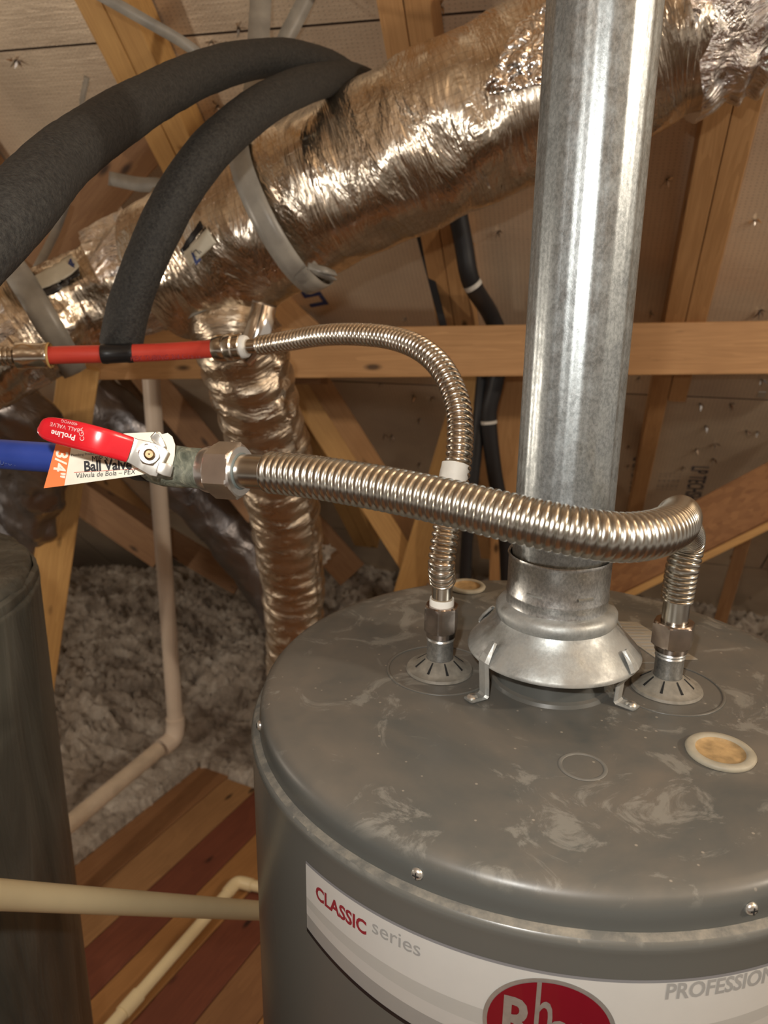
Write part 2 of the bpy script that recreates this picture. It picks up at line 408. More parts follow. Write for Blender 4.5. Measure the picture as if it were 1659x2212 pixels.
M_lg = flat('label_light_grey', (.44, .435, .41), .26, grain=.015, coat=.3); M_mg = flat('label_mid_grey', (.30, .295, .28), .26, grain=.015, coat=.3); M_dg = flat('label_border_grey', (.22, .22, .23), .3, grain=.02)
M_blk = flat('label_black', (.012, .012, .014), .25)
M_maroon = flat('emblem_red', (.23, .006, .018), .25, grain=.03, coat=.6, metal=.25)
M_silver = flat('emblem_silver', (.56, .55, .52), .32, .7, grain=.1, gs=200)
M_whp = flat('white_plastic', (.80, .79, .74), .4); M_cream = flat('foam_plug_cream', (.34, .31, .24), .55, grain=.15, gs=60)
M_plugin = flat('foam_plug_yellow', (.36, .24, .11), .7, grain=.3, gs=110, bmp=.6)
M_wash = flat('dusty_washer', (.20, .185, .155), .6, grain=.25, gs=120)
t = NT('strap_plastic'); t.set(Base_Color=(.40, .37, .31, 1), Roughness=.38); t.b.inputs['Alpha'].default_value = 1
t.col(t.ramp(t.noise(t.coord(), 18, 4), [(.3, (.20, .19, .17)), (.7, (.34, .32, .28))])); M_strap = t.m
M_tape = flat('white_tape', (.62, .60, .55), .55, grain=.1)
M_card = flat('duct_card', (.52, .49, .40), .45); M_nail = flat('nail_steel', (.09, .07, .06), .5, .6)
t = NT('blown_fibreglass'); co = t.coord(); a = t.noise(co, 9, 8, .7, .4); b = t.noise(co, 60, 6, .7)
t.col(t.ramp(a, [(.34, (.36, .295, .235)), (.5, (.62, .53, .44)), (.64, (.88, .80, .70))])); t.set(Roughness=.95); t.b.inputs['Sheen Weight'].default_value = .2
t.nrm(t.bump(b, .9, .02, t.bump(a, .8, .05))); M_ins = t.m
t = NT('hole_black'); t.set(Base_Color=(.008, .008, .008, 1), Roughness=.9); M_hole = t.m

# ================================================================ SETTING
O = V((-.71, 2.605, 0)); pd = V((-.449, -.894, 0)).normalized(); nd = V((.894, -.449, 0)).normalized()
floor = tag(empty('floor', O), kind='structure')
cols = [0, 1, 2, 3, 2, 0, 3, 1, 0, 2, 3, 1, 0, 1, 2, 0]
for i in range(16):                                  # deck boards, ends cut a little unevenly
    s0 = random.uniform(-.02, .03); tt = i*.142+.07
    a = O+nd*tt+pd*s0; b = O+nd*tt+pd*(4.2+random.uniform(0, .05))
    m = M_deck[cols[i]]
    board('plank', a+V((0, 0, -.0095)), b+V((0, 0, -.0095)), .139, .019, m, floor, face=(0, 0, 1), bevel=.002)
for s in (.12, 1.3, 2.5, 3.8):                       # joists under the deck
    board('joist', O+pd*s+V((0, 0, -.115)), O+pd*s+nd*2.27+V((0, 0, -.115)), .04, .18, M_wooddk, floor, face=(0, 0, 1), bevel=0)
gyp = tag(mesh('floor', [(-5, -3, -.25), (5, -3, -.25), (5, 6, -.25), (-5, 6, -.25)], [(0, 1, 2, 3)], M_dark, None, False), kind='structure')
# blown insulation
def ins_h(x, y):
    q = V((x, y, 0))-O; s = q.dot(pd); tt = q.dot(nd)
    n_ = abs(noise.noise(V((x*10, y*10, 7)))); n2_ = abs(noise.noise(V((x*29, y*29, 2))))
    h = .045+.10*noise.fractal(V((x*1.3, y*1.3, 3)), .9, 2.1, 3)+.075*(1-1.8*n_)+.035*(1-2*n2_)+.012*noise.noise(V((x*60, y*60, 5)))
    inside = min(s, tt); dd = max(-s, -tt)
    if dd > 0: k_ = min(1, dd/.45); h = h*(.25+.75*k_)+.02*n_
    if inside > 0: h = min(h, .0)-min(.12, inside*3)-.02
    e = abs((x+1.12)*.55-(y-2.95)*.83)             # a narrow slump line in the loose fill
    if -1.75 < x < -.75: h -= .10*max(0, 1-e/.035)
    if y > 2.9 and x > -.5: h += .22*min(1, (y-2.9)/.8)
    return h
nx, ny = 360, 300; vs = []
for j in range(ny+1):
    for i in range(nx+1):
        x = -2.9+4.9*i/nx; y = (1.0+(3.05-.275*x)*j/ny); vs.append((x+random.uniform(-.006, .006), y+random.uniform(-.006, .006), ins_h(x, y)+random.uniform(-.007, .007)))
fs = [(j*(nx+1)+i, j*(nx+1)+i+1, (j+1)*(nx+1)+i+1, (j+1)*(nx+1)+i) for j in range(ny) for i in range(nx)]
ins = mesh('blown_insulation', vs, fs, M_ins); tag(ins, 'loose grey-white blown fibreglass insulation covering the attic floor beyond the deck', 'insulation', kind='stuff')
# roof slope
SL = math.radians(43.2); D0 = 2.14; hh = V((.2656, .9641, 0)); lat = V((.9641, -.2656, 0)); vup = V((-hh.x*math.cos(SL), -hh.y*math.cos(SL), math.sin(SL))); nout = V((hh.x*math.sin(SL), hh.y*math.sin(SL), math.cos(SL)))
RO = CAM+hh*D0
def roof(u, v, w): return RO+lat*u+vup*v+nout*w
def roof_px(px, py, w=.085):
    r = ray(px, py); P = RO+nout*w; k = (P-CAM).dot(nout)/r.dot(nout); Q = CAM+r*k-RO; return Q.dot(lat), Q.dot(vup)
ceil = tag(empty('ceiling', RO), kind='structure')
vs0 = roof_px(1300, 851)[1]
def board_panel(u0, u1, v0, v1, parent):
    g = .0025; w0, w1 = .090, .101
    P = [(u0+g, v0+g), (u1-g, v0+g), (u1-g, v1-g), (u0+g, v1-g)]
    cu, cv = (u0+u1)/2, (v0+v1)/2; c = roof(cu, cv, w0)
    vs = [(u-cu, v-cv, 0) for u, v in P]+[(u-cu, v-cv, w0-w1) for u, v in P]
    o = mesh('roof_panel', vs, [(0, 1, 2, 3), (7, 6, 5, 4), (4, 5, 1, 0), (5, 6, 2, 1), (6, 7, 3, 2), (7, 4, 0, 3)], [M_sheath, M_dark], None, False)
    for k in range(1, 6): o.data.polygons[k].material_index = 1
    M = Matrix((lat, vup, -nout)).transposed(); o.rotation_euler = M.to_euler(); o.location = c; put(o, parent); return o
for r in range(-3, 4):
    v0 = vs0+r*1.22; off = (0.2, 1.45, -.55, .75)[r % 4]
    u = off-4.88
    while u < 2.9: board_panel(u, min(u+2.44, 3.6), v0, v0+1.22, ceil); u += 2.44
backing = mesh('ceiling', [roof(-5.5, -3, .11), roof(4, -3, .11), roof(4, 4.5, .11), roof(-5.5, 4.5, .11)], [(0, 1, 2, 3)], M_dark, None, False); tag(backing, kind='structure')
# nail points with torn foil flakes
nail_px = [(1440, 388), (1572, 357), (1597, 373), (1630, 475), (1528, 583), (1405, 675), (1640, 672), (1378, 816), (1645, 820), (1512, 872), (1577, 873), (1524, 920), (1612, 930), (1635, 932), (1545, 958),
           (1503, 970), (1357, 963), (1355, 1005), (1540, 990), (1475, 1008), (875, 688), (893, 855), (932, 857), (830, 938), (905, 905), (905, 1000), (846, 940), (820, 828), (1018, 525), (1075, 500), (1080, 690), (1150, 1090),
           (35, 130), (268, 80), (515, 60), (470, 228), (25, 372), (455, 90), (950, 12), (1359, 1110), (1620, 1290), (1580, 1200), (1100, 1200), (800, 1130), (770, 1150)]
nv = []; nf = []
for k in range(5):
    a = k*1.2566; nv += [(.002*math.cos(a), .002*math.sin(a), .0)]
nv += [(.002, .001, .028)]; nf += [(k, (k+1) % 5, 5) for k in range(5)]
for k in range(4):
    a = k*1.57+.4; r = .012 if k % 2 else .018; b = len(nv)
    nv += [(.002*math.cos(a-.7), .002*math.sin(a-.7), +.001), (.002*math.cos(a+.7), .002*math.sin(a+.7), .001), (r*math.cos(a), r*math.sin(a), .009+.003*k), (r*.6*math.cos(a+.5), r*.6*math.sin(a+.5), .004)]
    nf += [(b, b+1, b+3), (b, b+3, b+2)]
nail0 = None
for (x, y) in nail_px:
    u, v = roof_px(x, y, .089)
    if nail0 is None:
        o = mesh('nail_point', nv, nf, [M_nail, M_crink], None, False); nail0 = o
        for k, p in enumerate(o.data.polygons): p.material_index = 0 if k < 5 else 1
    else: o = nail0.copy(); col.objects.link(o); o.parent = None
    o.location = roof(u, v, .0895); M = Matrix((lat, vup, -nout)).transposed(); o.rotation_euler = (M @ Matrix.Rotation(random.uniform(0, 6), 3, 'Z')).to_euler(); s = random.uniform(.7, 1.35); o.scale = (s, s, s); put(o, ceil)
# opposite slope and gable behind the photographer (seen only in reflections)
def slab(pts, m): tag(mesh('ceiling', pts, [(0, 1, 2, 3)], m, None, False), kind='structure')
rv = 2.75
A = roof(-5, rv, .1); B = roof(4, rv, .1); dn = V((-hh.x*math.cos(SL), -hh.y*math.cos(SL), -math.sin(SL)))
slab([A, B, B+dn*4.2, A+dn*4.2], M_sheath)
for k in range(-4, 4):
    q = roof(k*.61+.2, rv-.05, -.02); board('rafter', q, q+dn*4, .04, .09, M_wood, None, face=nout)
    o = bpy.data.objects[-1] if False else None
for o in [o for o in col.objects if o.name.startswith('rafter')]: tag(o, 'pine rafter of the opposite roof slope behind the viewpoint', 'rafter', 'rafters of the opposite roof slope')

# stencilled writing on the foil panels
def roof_text(txt, x, y, ang, size, mat=M_inkfoil, **k):
    u, v = roof_px(x, y, .0895); xd = lat*math.cos(ang)+vup*math.sin(ang); yd = xd.cross(nout)*-1
    yd = (-nout).cross(xd)
    o = flat_text('stencil', txt, roof(u, v, .0885), xd, yd, size, mat, ceil, **k); return o
roof_text('LP TECHSHIELD', 1500, 1060, -PI/2+.03, .082, M_inkfoil, sx=.62, bold=.001)
roof_text('LP TECHSHIELD', 1378, 1035, PI/2+.03, .075, M_inkfoil, sx=.62)
roof_text('LP', 677, 640, PI/2+.25, .085, M_inkblue, bold=.003)
for k in range(5): roof_text('lorem'.replace('lorem', '|  |   |||  | ||  |'), 1424+k*10, 1040, -PI/2, .012, M_inkfoil, sx=2.0)

u, v = roof_px(1645, 852, .089)
cl = board('panel_clip', roof(u-.012, v, .0885), roof(u+.012, v, .0885), .03, .002, M_zinc, ceil, face=-nout)
# rafters of this slope (doubled), running down to the eaves
def rafter(u, v0, v1, label, w=.05, mat=M_wood, lower=None):
    t = thing('roof_rafter', label, 'rafter', roof(u, (v0+v1)/2, .044))
    board('ply', roof(u-w/2-.001, v0, .044), roof(u-w/2-.001, v1, .044), w, .088, mat, t, face=nout)
    board('ply', roof(u+w/2+.001, lower if lower is not None else v0, .043), roof(u+w/2+.001, v1, .043), w, .086, mat, t, face=nout)
    return t
vlow = roof_px(1460, 868, 0)[1]
rafter(.205, -1.75, 2.7, 'doubled pine rafter right of the flue with a big dark knot', lower=vlow)
rafter(-.412, -1.75, 2.7, 'doubled pine rafter behind the big foil duct, left of the flue')
rafter(-1.03, -1.75, 2.7, 'wide yellow pine rafter crossing the upper left corner', .058, M_woody)
rafter(-1.66, -1.75, 2.7, 'dim pine rafter at the left edge behind the black tubes', .05, M_wooddk)
rafter(.83, -1.75, 2.7, 'pine rafter at the far right beyond the frame edge')
rafter(-2.3, -1.75, 2.7, 'pine rafter at the far left beyond the frame edge')
def timber(name, label, cat, a, b, w, t=.038, mat=None, face=None, sub=None):
    o = board(name, at(*a), at(*b), w, t, mat or M_wood, None, face); tag(o, label, cat); return o
# knot on the right rafter
u, v = roof_px(1545, 318, 0)
# horizontal brace
tc = at(697, 1196, 2.66); vs = []; fs = []
bm = bmesh.new(); bmesh.ops.create_icosphere(bm, subdivisions=3, radius=.03)
for v in bm.verts: v.co *= 1+1.1*noise.noise(v.co*70)+.5*noise.noise(v.co*160)
me = bpy.data.meshes.new('insulation_tuft'); bm.to_mesh(me); bm.free(); me.materials.append(M_ins)
o = bpy.data.objects.new('insulation_tuft', me); o.location = tc; col.objects.link(o); tag(o, 'small white tuft of insulation caught on the brace beside the vertical foil duct', 'insulation tuft')
timber('brace_beam', 'long horizontal pine brace beam running behind the flue', 'beam', (-60, 772, 2.22), (1900, 748, 1.97), .134, .038, M_wood, V((-.3, -1, .08)))
timber('block', 'short dark wooden block under the brace beam beside the vertical foil duct', 'block', (625, 818, 2.45), (700, 818, 2.4), .034, .05, M_wooddk)
timber('web_brace', 'light pine diagonal web sloping down right from the brace to the tank', 'brace', (610, 790, 2.45), (905, 1250, 2.75), .075, .038, M_woody)
timber('web_brace', 'brown pine diagonal web just right of the lighter diagonal', 'brace', (665, 800, 2.55), (965, 1270, 2.85), .095, .038, M_wood)
timber('web_brace', 'pine diagonal web directly behind the corrugated hot pipe leaning right', 'brace', (1030, 800, 2.35), (880, 1290, 2.75), .105, .038, M_woody)
timber('web_brace', 'pine upright behind the two black tubes left of the flue', 'brace', (1105, 800, 2.45), (1085, 1270, 2.9), .10, .038, M_wood)
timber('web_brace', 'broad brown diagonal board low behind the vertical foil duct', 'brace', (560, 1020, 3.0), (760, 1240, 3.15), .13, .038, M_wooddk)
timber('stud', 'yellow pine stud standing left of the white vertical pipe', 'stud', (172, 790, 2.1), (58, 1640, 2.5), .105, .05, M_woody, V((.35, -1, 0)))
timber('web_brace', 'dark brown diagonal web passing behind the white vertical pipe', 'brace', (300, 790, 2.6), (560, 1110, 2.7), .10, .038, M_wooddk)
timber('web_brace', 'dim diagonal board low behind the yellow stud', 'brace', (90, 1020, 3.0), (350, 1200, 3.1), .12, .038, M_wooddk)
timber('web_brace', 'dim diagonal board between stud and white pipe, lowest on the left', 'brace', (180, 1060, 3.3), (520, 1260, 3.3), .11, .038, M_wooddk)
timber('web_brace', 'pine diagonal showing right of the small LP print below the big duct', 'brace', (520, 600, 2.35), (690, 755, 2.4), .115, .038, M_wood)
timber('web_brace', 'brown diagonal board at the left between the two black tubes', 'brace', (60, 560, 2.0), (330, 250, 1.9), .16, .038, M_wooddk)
ij = thing('strand_joist', 'sloping strand-board joist with a pale lower flange right of the flue', 'joist', at(1500, 1148, 2.35))
board('web_panel', at(1225, 1290, 2.6), at(1900, 942, 2.15), .165, .012, M_osb, ij)
board('flange', at(1275, 1325, 2.56), at(1930, 1003, 2.12), .022, .05, M_woody, ij)
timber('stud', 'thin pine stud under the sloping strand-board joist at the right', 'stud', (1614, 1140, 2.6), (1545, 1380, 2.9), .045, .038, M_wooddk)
timber('dark_gap_strip', 'narrow black strip standing for the dark gap along the left side of the doubled rafter', 'strip', (905, 500, 2.0), (962, 720, 2.15), .020, .03, M_foam2)  # black strip added in place of a dark gap beside the rafter

# ================================================================ WATER HEATERS
TC = V((.154, .632, 0)); TZ = CAM.z-.336
def heater(loc, label, top, body, ztop, wrap=False):
    t = thing('water_heater', label, 'water heater', loc); b = V(loc)+V((0, 0, ztop))
    cap = [(.0005, 0), (.10, 0), (.20, -.0005), (.240, -.001), (.252, -.0018), (.2575, -.0038), (.2608, -.0075), (.2625, -.0125), (.2632, -.019), (.2635, -.027)]
    d = (lambda a, z: .004*noise.noise(V((math.cos(a)*6, math.sin(a)*6, z*4)))) if wrap else None
    lathe('top_cap', cap, top, t, 160, b, auto=50, disp=d)
    lathe('rim_bead', [(.2635, -.0262), (.2665, -.0268), (.2688, -.0280)], M_dust if not wrap else body, t, 160, b, auto=60, disp=d)
    lathe('tank_body', [(.2686, -.0279), (.2698, -.0290), (.2706, -.0310), (.2709, -.033), (.2706, -.036), (.2702, -.042), (.270, -.06), (.270, -ztop*.5), (.270, -ztop+.02), (.262, -ztop+.004), (.0005, -ztop+.004)], body, t, 160, b, auto=40, disp=d)
    return t
wh = heater(TC, 'grey water heater tank with flue, striped front sticker and dusty round top', M_paint, M_body, TZ)
TOP = TC+V((0, 0, TZ))
wh2 = heater(V((-.703, .846, 0)), 'second dark grey tank at the left edge wrapped in shiny film', M_wrap, M_wrap, TZ, True)
lathe('wrap_fold', [(.262, -.012), (.267, -.016), (.268, -.024), (.265, -.03)], M_wrap, wh2, 120, V((-.703, .846, TZ)), disp=lambda a, z: .004*noise.noise(V((math.cos(a)*9, math.sin(a)*9, 1))))
def cyl_pt(px, py, R=.270):
    r = ray(px, py); cx, cy = TC.x, TC.y; a = r.x**2+r.y**2; b = -2*(r.x*cx+r.y*cy); q = cx*cx+cy*cy-R*R
    k = (-b-math.sqrt(max(0, b*b-4*a*q)))/2/a; P = CAM+r*k; return math.atan2(P.y-cy, P.x-cx), P.z-TZ
def cyl(th, z, R): return TC+V((R*math.cos(th), R*math.sin(th), TZ+z))
# screws around the cap
def screw(P, n, parent, r=.0042, mat=M_zinc):
    n = V(n).normalized()
    o = lathe('screw', [(.0004, .0022), (r*.45, .0021), (r*.8, .0014), (r, .0002), (r, -.001)], mat, parent, 20, P, n)
    return o
for dg in (-167.05, -119.6, -74.7, -27, 20, 67, 115, 160):
    th = math.radians(dg); nn = V((math.cos(th), math.sin(th), 0)); s = screw(TOP+nn*.2638+V((0, 0, -.0165)), nn, wh)
    if dg < -60:
        for q in (0, 1):
            a = V((0, 0, 1)) if q else nn.cross(V((0, 0, 1))); c = TOP+nn*.2659+V((0, 0, -.0165))
            prism('slot', [(-.0004, -.0004), (.0004, -.0004), (.0004, .0004), (-.0004, .0004)], c-a*.0022, c+a*.0022, M_hole, s)
# front sticker
st = bpy.data.objects.new('sticker', None)
def patch(name, th0, th1, zt, zb, R, mat, parent, n=80, m=4):
    vs = []; fs = []
    for i in range(n+1):
        th = th0+(th1-th0)*i/n
        for j in range(m+1): z = zt(th)*(1-j/m)+zb(th)*j/m; vs.append(cyl(th, z, R))
    for i in range(n):
        for j in range(m): fs.append((i*(m+1)+j, i*(m+1)+j+1, (i+1)*(m+1)+j+1, (i+1)*(m+1)+j))
    return mesh(name, vs, fs, mat, parent, True)
rad = math.radians
T0, T1 = rad(-139.9), rad(-62); TM = rad(-101); HWD = (T1-T0)/2
x2 = lambda th: ((th-TM)/HWD)**2
top_ = lambda th: -.0565
bot_ = lambda th: -.1125-.022*(1-x2(th))
b1 = lambda th: -.085-.010*(1-x2(th)); b2 = lambda th: -.092-.016*(1-x2(th)); b3 = lambda th: -.100-.020*(1-x2(th))
base = patch('sticker', T0, T1, lambda th: top_(th)+.002, lambda th: bot_(th)-.0035, .2703, M_dg, wh, 90, 3); base['label'] = 'curved white and grey product sticker with a red oval emblem'
patch('white_field', T0+.001, T1-.001, top_, b1, .2705, M_wht, base)
patch('grey_band', T0+.001, T1-.001, b1, b2, .2705, M_lg, base)
patch('grey_band', T0+.001, T1-.001, b2, b3, .2705, flat('label_pale_band', (.50, .49, .465), .26, grain=.01, coat=.3), base)
patch('grey_band', T0+.001, T1-.001, b3, bot_, .2705, M_mg, base)
patch('black_edge', T0, T1, bot_, lambda th: bot_(th)-.0035, .2706, M_blk, base)
def wrap_text(name, txt, px, py, size, mat, R=.2707, rot=0.0, **k):
    th0, z0 = cyl_pt(px, py); vs, fs = text_mesh(txt, size, **k); x0 = min(v.x for v in vs)
    return mesh(name, [cyl(th0+((v.x-x0)*math.cos(rot)-v.y*math.sin(rot))/R, z0+v.y*math.cos(rot)+(v.x-x0)*math.sin(rot), R) for v in vs], fs, mat, base, False)
wrap_text('lettering', 'CLASSIC', 684, 1937, .0155, M_inkred, sx=.86, bold=.0005, rot=0)
wrap_text('lettering', 'series', 805, 2012, .0165, M_inkgrey, sx=.98, bold=.0001)
wrap_text('lettering', 'PROFESSIONAL', 1436, 2156, .0165, M_inkgrey, sx=.80, bold=.0004)
# emblem
EC = (rad(-100.4), -.0985); ea, eb = .0405, .0400
def disc(name, a, b, R, mat, parent, inner=0.0, seg=64):
    vs = []; fs = []; rings = 6
    for i in range(rings+1):
        f = inner+(1-inner)*i/rings
        for k in range(seg):
            t_ = 2*PI*k/seg; vs.append(cyl(EC[0]+a*f*math.cos(t_)/.27, EC[1]+b*f*math.sin(t_), R))
    for i in range(rings):
        for k in range(seg): fs.append((i*seg+k, i*seg+(k+1) % seg, (i+1)*seg+(k+1) % seg, (i+1)*seg+k))
    return mesh(name, vs, fs, mat, parent, True)
emb = disc('emblem', ea, eb, .2712, M_silver, base); disc('emblem_field', ea-.0028, eb-.0028, .2715, M_maroon, emb)
def emb_text(txt, px, py, size, **k):
    th0, z0 = cyl_pt(px, py); vs, fs = text_mesh(txt, size, **k); x0 = min(v.x for v in vs); y0 = max(v.y for v in vs)
    mesh('lettering', [cyl(th0+(v.x-x0)/.27, z0+v.y-y0, .2718) for v in vs], fs, M_silver, emb, False)
emb_text('R', 1090, 2143, .046, sx=.72, bold=.0012); emb_text('h', 1161, 2115, .062, sx=.44, bold=.0003); emb_text('eem', 1186, 2196, .036, sx=.75, bold=.0008)

# top fittings
def ring(name, c, R, r, mat, parent, z=0, squash=.5):
    return lathe(name, [(R+r*math.cos(a), z+r*squash*math.sin(a)) for a in [2*PI*k/10 for k in range(10)]], mat, parent, 64, c, closed=True, auto=80)
def plug(x, y, r, label):
    c = TOP+V((x, y, 0)); t_ = thing('foam_plug', label, 'plug', c)
    lathe('plug_rim', [(r*1.02, 0), (r*1.05, .0022), (r*.98, .0038), (r*.80, .0040), (r*.74, .0028)], M_cream, t_, 48, c, auto=70)
    lathe('plug_centre', [(.0003, .0012), (r*.55, .0010), (r*.70, .0016), (r*.75, .003)], M_plugin, t_, 48, c, auto=80)
plug(.106, -.117, .0245, 'cream round foam plug with yellow centre on the near right of the tank top')
plug(-.054, .222, .021, 'small cream round plug at the back edge of the tank top')
ring('embossed_ring', TOP+V((-.004, -.136, 0)), .0165, .0016, flat('scuffed_ring', (.15, .145, .13), .5, grain=.15), wh, 0, .35)
for (x, y, r) in ((-.1005, .0146, .048), (.1005, -.0146, .048)): ring('embossed_ring', TOP+V((x, y, 0)), r, .0016, M_paint, wh, 0, .6)
lathe('flue_outlet', [(.056, 0), (.0545, .003), (.0515, .0045), (.050, .017), (.048, .019), (.044, .018), (.044, .002), (.0005, .002)], M_paint, wh, 72, TOP)
lathe('outlet_hole', [(.0005, .0176), (.0438, .0176)], M_hole, wh, 48, TOP)
# paper notice on top
c4 = [TOP+V((x, y, .0008)) for x, y in ((.083, .128), (.118, .126), (.150, .040), (.112, .036))]
nt = mesh('paper_notice', c4+[p-V((0, 0, .0007)) for p in c4], [(0, 3, 2, 1), (0, 1, 5, 4), (1, 2, 6, 5), (2, 3, 7, 6), (3, 0, 4, 7)], flat('notice_paper', (.30, .27, .22), .6), wh, False)
for k in range(11):
    f = .06+k*.085; a = c4[0].lerp(c4[3], f); b = c4[1].lerp(c4[2], f); g = (c4[3]-c4[0])*.02
    a2 = a.lerp(b, .06); b2 = a.lerp(b, .94 if k % 3 else .7)
    z = V((0, 0, .0003)); mesh('print_line', [a2+z, b2+z, b2+g+z, a2+g+z], [(0, 1, 2, 3)], M_inkgrey, nt, False)

# draft hood
hd = thing('draft_hood', 'flared galvanised draft hood on legs under the flue pipe', 'draft hood', TOP)
lathe('cone', [(.0435, .076), (.0500, .0745), (.0530, .0705), (.0533, .0655), (.0515, .0615), (.0535, .0575), (.0600, .0505), (.0690, .0415), (.0750, .0350), (.0768, .0322), (.0765, .0312), (.0745, .0325), (.0600, .046), (.0480, .058), (.0430, .070)], M_hood, hd, 96, TOP, auto=50)
lathe('collar', [(.0428, .120), (.0446, .1215), (.0452, .1195), (.0442, .117), (.0440, .088), (.0447, .0865), (.0447, .0845), (.0440, .0830), (.0440, .077), (.0448, .0745)], M_nip, hd, 96, TOP, auto=45)
for dg, dz in ((-128, 0), (-72, .0)):      # crimped tabs on the collar
    th = rad(dg); nn = V((math.cos(th), math.sin(th), 0)); tt_ = V((-math.sin(th), math.cos(th), 0)); c = TOP+nn*.0442+V((0, 0, .094))
    prism('crimp', [(-.0016, -.001), (.0016, -.001), (.0008, .0012), (-.0008, .0012)], c-tt_*.007, c+tt_*.007, M_hood, hd, ref=(0, 0, 1))
for dg, rf in ((-151, .074), (-41.5, .064), (28, .074), (138, .066)):
    th = rad(dg); nn = V((math.cos(th), math.sin(th), 0)); q = lambda r, z: TOP+nn*r+V((0, 0, z))
    tt_ = V((-math.sin(th), math.cos(th), 0)); path = [q(.0655, .0495), q(.0730, .0405), q(.0765, .0345), q(rf+.001, .018), q(rf, .0035), q(rf+.002, .0015), q(rf+.017, .0012)]
    wv = [.0026, .0055, .0068, .0068, .0066, .0066, .0060]; vs = []; fs = []
    for p, w_ in zip(path, wv):
        for s_, d_ in ((-1, 0), (-.6, .0022), (.6, .0022), (1, 0)): vs.append(p+tt_*s_*w_+nn*d_*.9+V((0, 0, d_*.5)))
    for i in range(len(path)-1):
        for j in range(3): fs.append((i*4+j, i*4+j+1, (i+1)*4+j+1, (i+1)*4+j))
    lg = mesh('leg', vs, fs, M_hood, hd, False); so = lg.modifiers.new('thickness', 'SOLIDIFY'); so.thickness = .0012; so.offset = 0
    screw(q(rf+.013, .0035), (0, 0, 1), lg, .0048)
# flue pipe
ph = [(random.uniform(0, 6.28), random.uniform(.3, 1)) for _ in range(6)]
def fdisp(a, z): return .0002*sum(w_*math.sin(k*a+p) for (p, w_), k in zip(ph, (5, 9, 14, 17, 23, 31)))
fl = thing('flue_pipe', 'tall galvanised flue pipe rising from the draft hood', 'flue pipe', TOP+V((0, 0, .09)))
nz = 40
lathe('pipe', [(.0414, .088+1.9*k/nz) for k in range(nz+1)], M_galv, fl, 144, TOP, auto=80, disp=fdisp)
for dg in (-123, ):
    th = rad(dg); nn = V((math.cos(th), math.sin(th), 0)); c = TOP+nn*.0412
    prism('lock_seam', [(-.0026, 0), (-.002, .0011), (.002, .0011), (.0026, 0)], c+V((0, 0, .10)), c+V((0, 0, 1.98)), M_galv, fl, ref=(-math.sin(th), math.cos(th), 0))

# nipples with slotted washers (parts of the heater)
def nipple(x, y):
    c = TOP+V((x, y, 0))
    n = lathe('nipple', [(.0122, 0), (.0122, .030), (.0130, .0315), (.0122, .0330), (.0130, .0345), (.0122, .0360), (.0130, .0375), (.0122, .039), (.0122, .046)], M_nip, wh, 48, c)
    w_ = lathe('slotted_washer', [(.0124, .0125), (.0145, .0115), (.0235, .0045), (.0255, .0030), (.0300, .0026), (.0312, .0004)], M_wash, wh, 64, c)
    for k in range(8):
        th = k*PI/4+.25; nn = V((math.cos(th), math.sin(th), 0)); wdt = V((-math.sin(th), math.cos(th), 0))
        a = c+nn*.0142+V((0, 0, .0124)); b = c+nn*.0232+V((0, 0, .0052)); vs = [a-wdt*.0006, a+wdt*.0006, b+wdt*.0012, b-wdt*.0012]
        mesh('slit', vs+[p-V((0, 0, .002)) for p in vs], [(0, 1, 2, 3), (0, 4, 5, 1), (1, 5, 6, 2), (2, 6, 7, 3), (3, 7, 4, 0)], M_hole, w_, False)
    return c
NL = nipple(-.1005, .0146); NR = nipple(.1005, -.0146)

# ================================================================ FLEXIBLE CONNECTORS
def corr(ri, ro, per):
    def f(s):
        k = abs(math.cos(PI*s/per)); return ri+(ro-ri)*(1-(1-k)**1.7)
    return f
# hot connector
hc = thing('flexible_connector', 'thin shiny corrugated steel connector arching from the tank to the red tubing', 'pipe connector', NL+V((0, 0, .04)))
hexnut('hex_nut', NL+V((0, 0, .0395)), NL+V((0, 0, .065)), .0285, M_nick, hc, rot=.3)
lathe('nut_skirt', [(.0122, .034), (.0135, .0345), (.0138, .041)], M_nick, hc, 40, NL)
lathe('white_washer', [(.0095, .0705), (.0108, .0712), (.0112, .069), (.0112, .0645)], M_whp, hc, 40, NL)
sweep('plain_cuff', [NL+V((0, 0, .066)), NL+V((0, 0, .091))], .0094, M_steel, hc, 32, .01)
hp = [NL+V((0, 0, .089)), at(954, 1215, .672), at(966, 1130, .672), at(984, 1040, .675), at(994, 950, .68), at(988, 870, .695), at(955, 797, .72), at(905, 752, .75), at(840, 729, .79), at(760, 722, .83), at(690, 725, .868), at(625, 736, .905), at(562, 746.5, .932)]
sweep('corrugated_tube', hp, corr(.0092, .0121, .0061), M_steel, hc, 36, .0006, disp=None, n=30)
dir_ = (at(465, 752.5, .950)-at(560, 746, .932)).normalized(); E0 = at(562, 746.5, .932)
sweep('plain_cuff', [E0-dir_*.004, E0+dir_*.03], .0088, M_steel, hc, 32, .01)
C0 = E0+dir_*.020
lathe('white_washer', [(.0090, -.003), (.0130, -.002), (.0142, .001), (.0142, .006)], M_whp, hc, 40, C0, dir_)
lathe('coupling', [(.0150, .003), (.0162, .004), (.0162, .010), (.0154, .011), (.0154, .013), (.0176, .0145), (.0176, .023), (.0166, .0245), (.0172, .026), (.0172, .036), (.0162, .040), (.012, .041)], M_steel, hc, 48, C0, dir_)
sweep('white_tape', [at(985, 1004, .675), at(976, 1050, .672)], .0127, M_tape, hc, 28, .004, disp=lambda s, a, p: .0006*noise.noise(p*400))
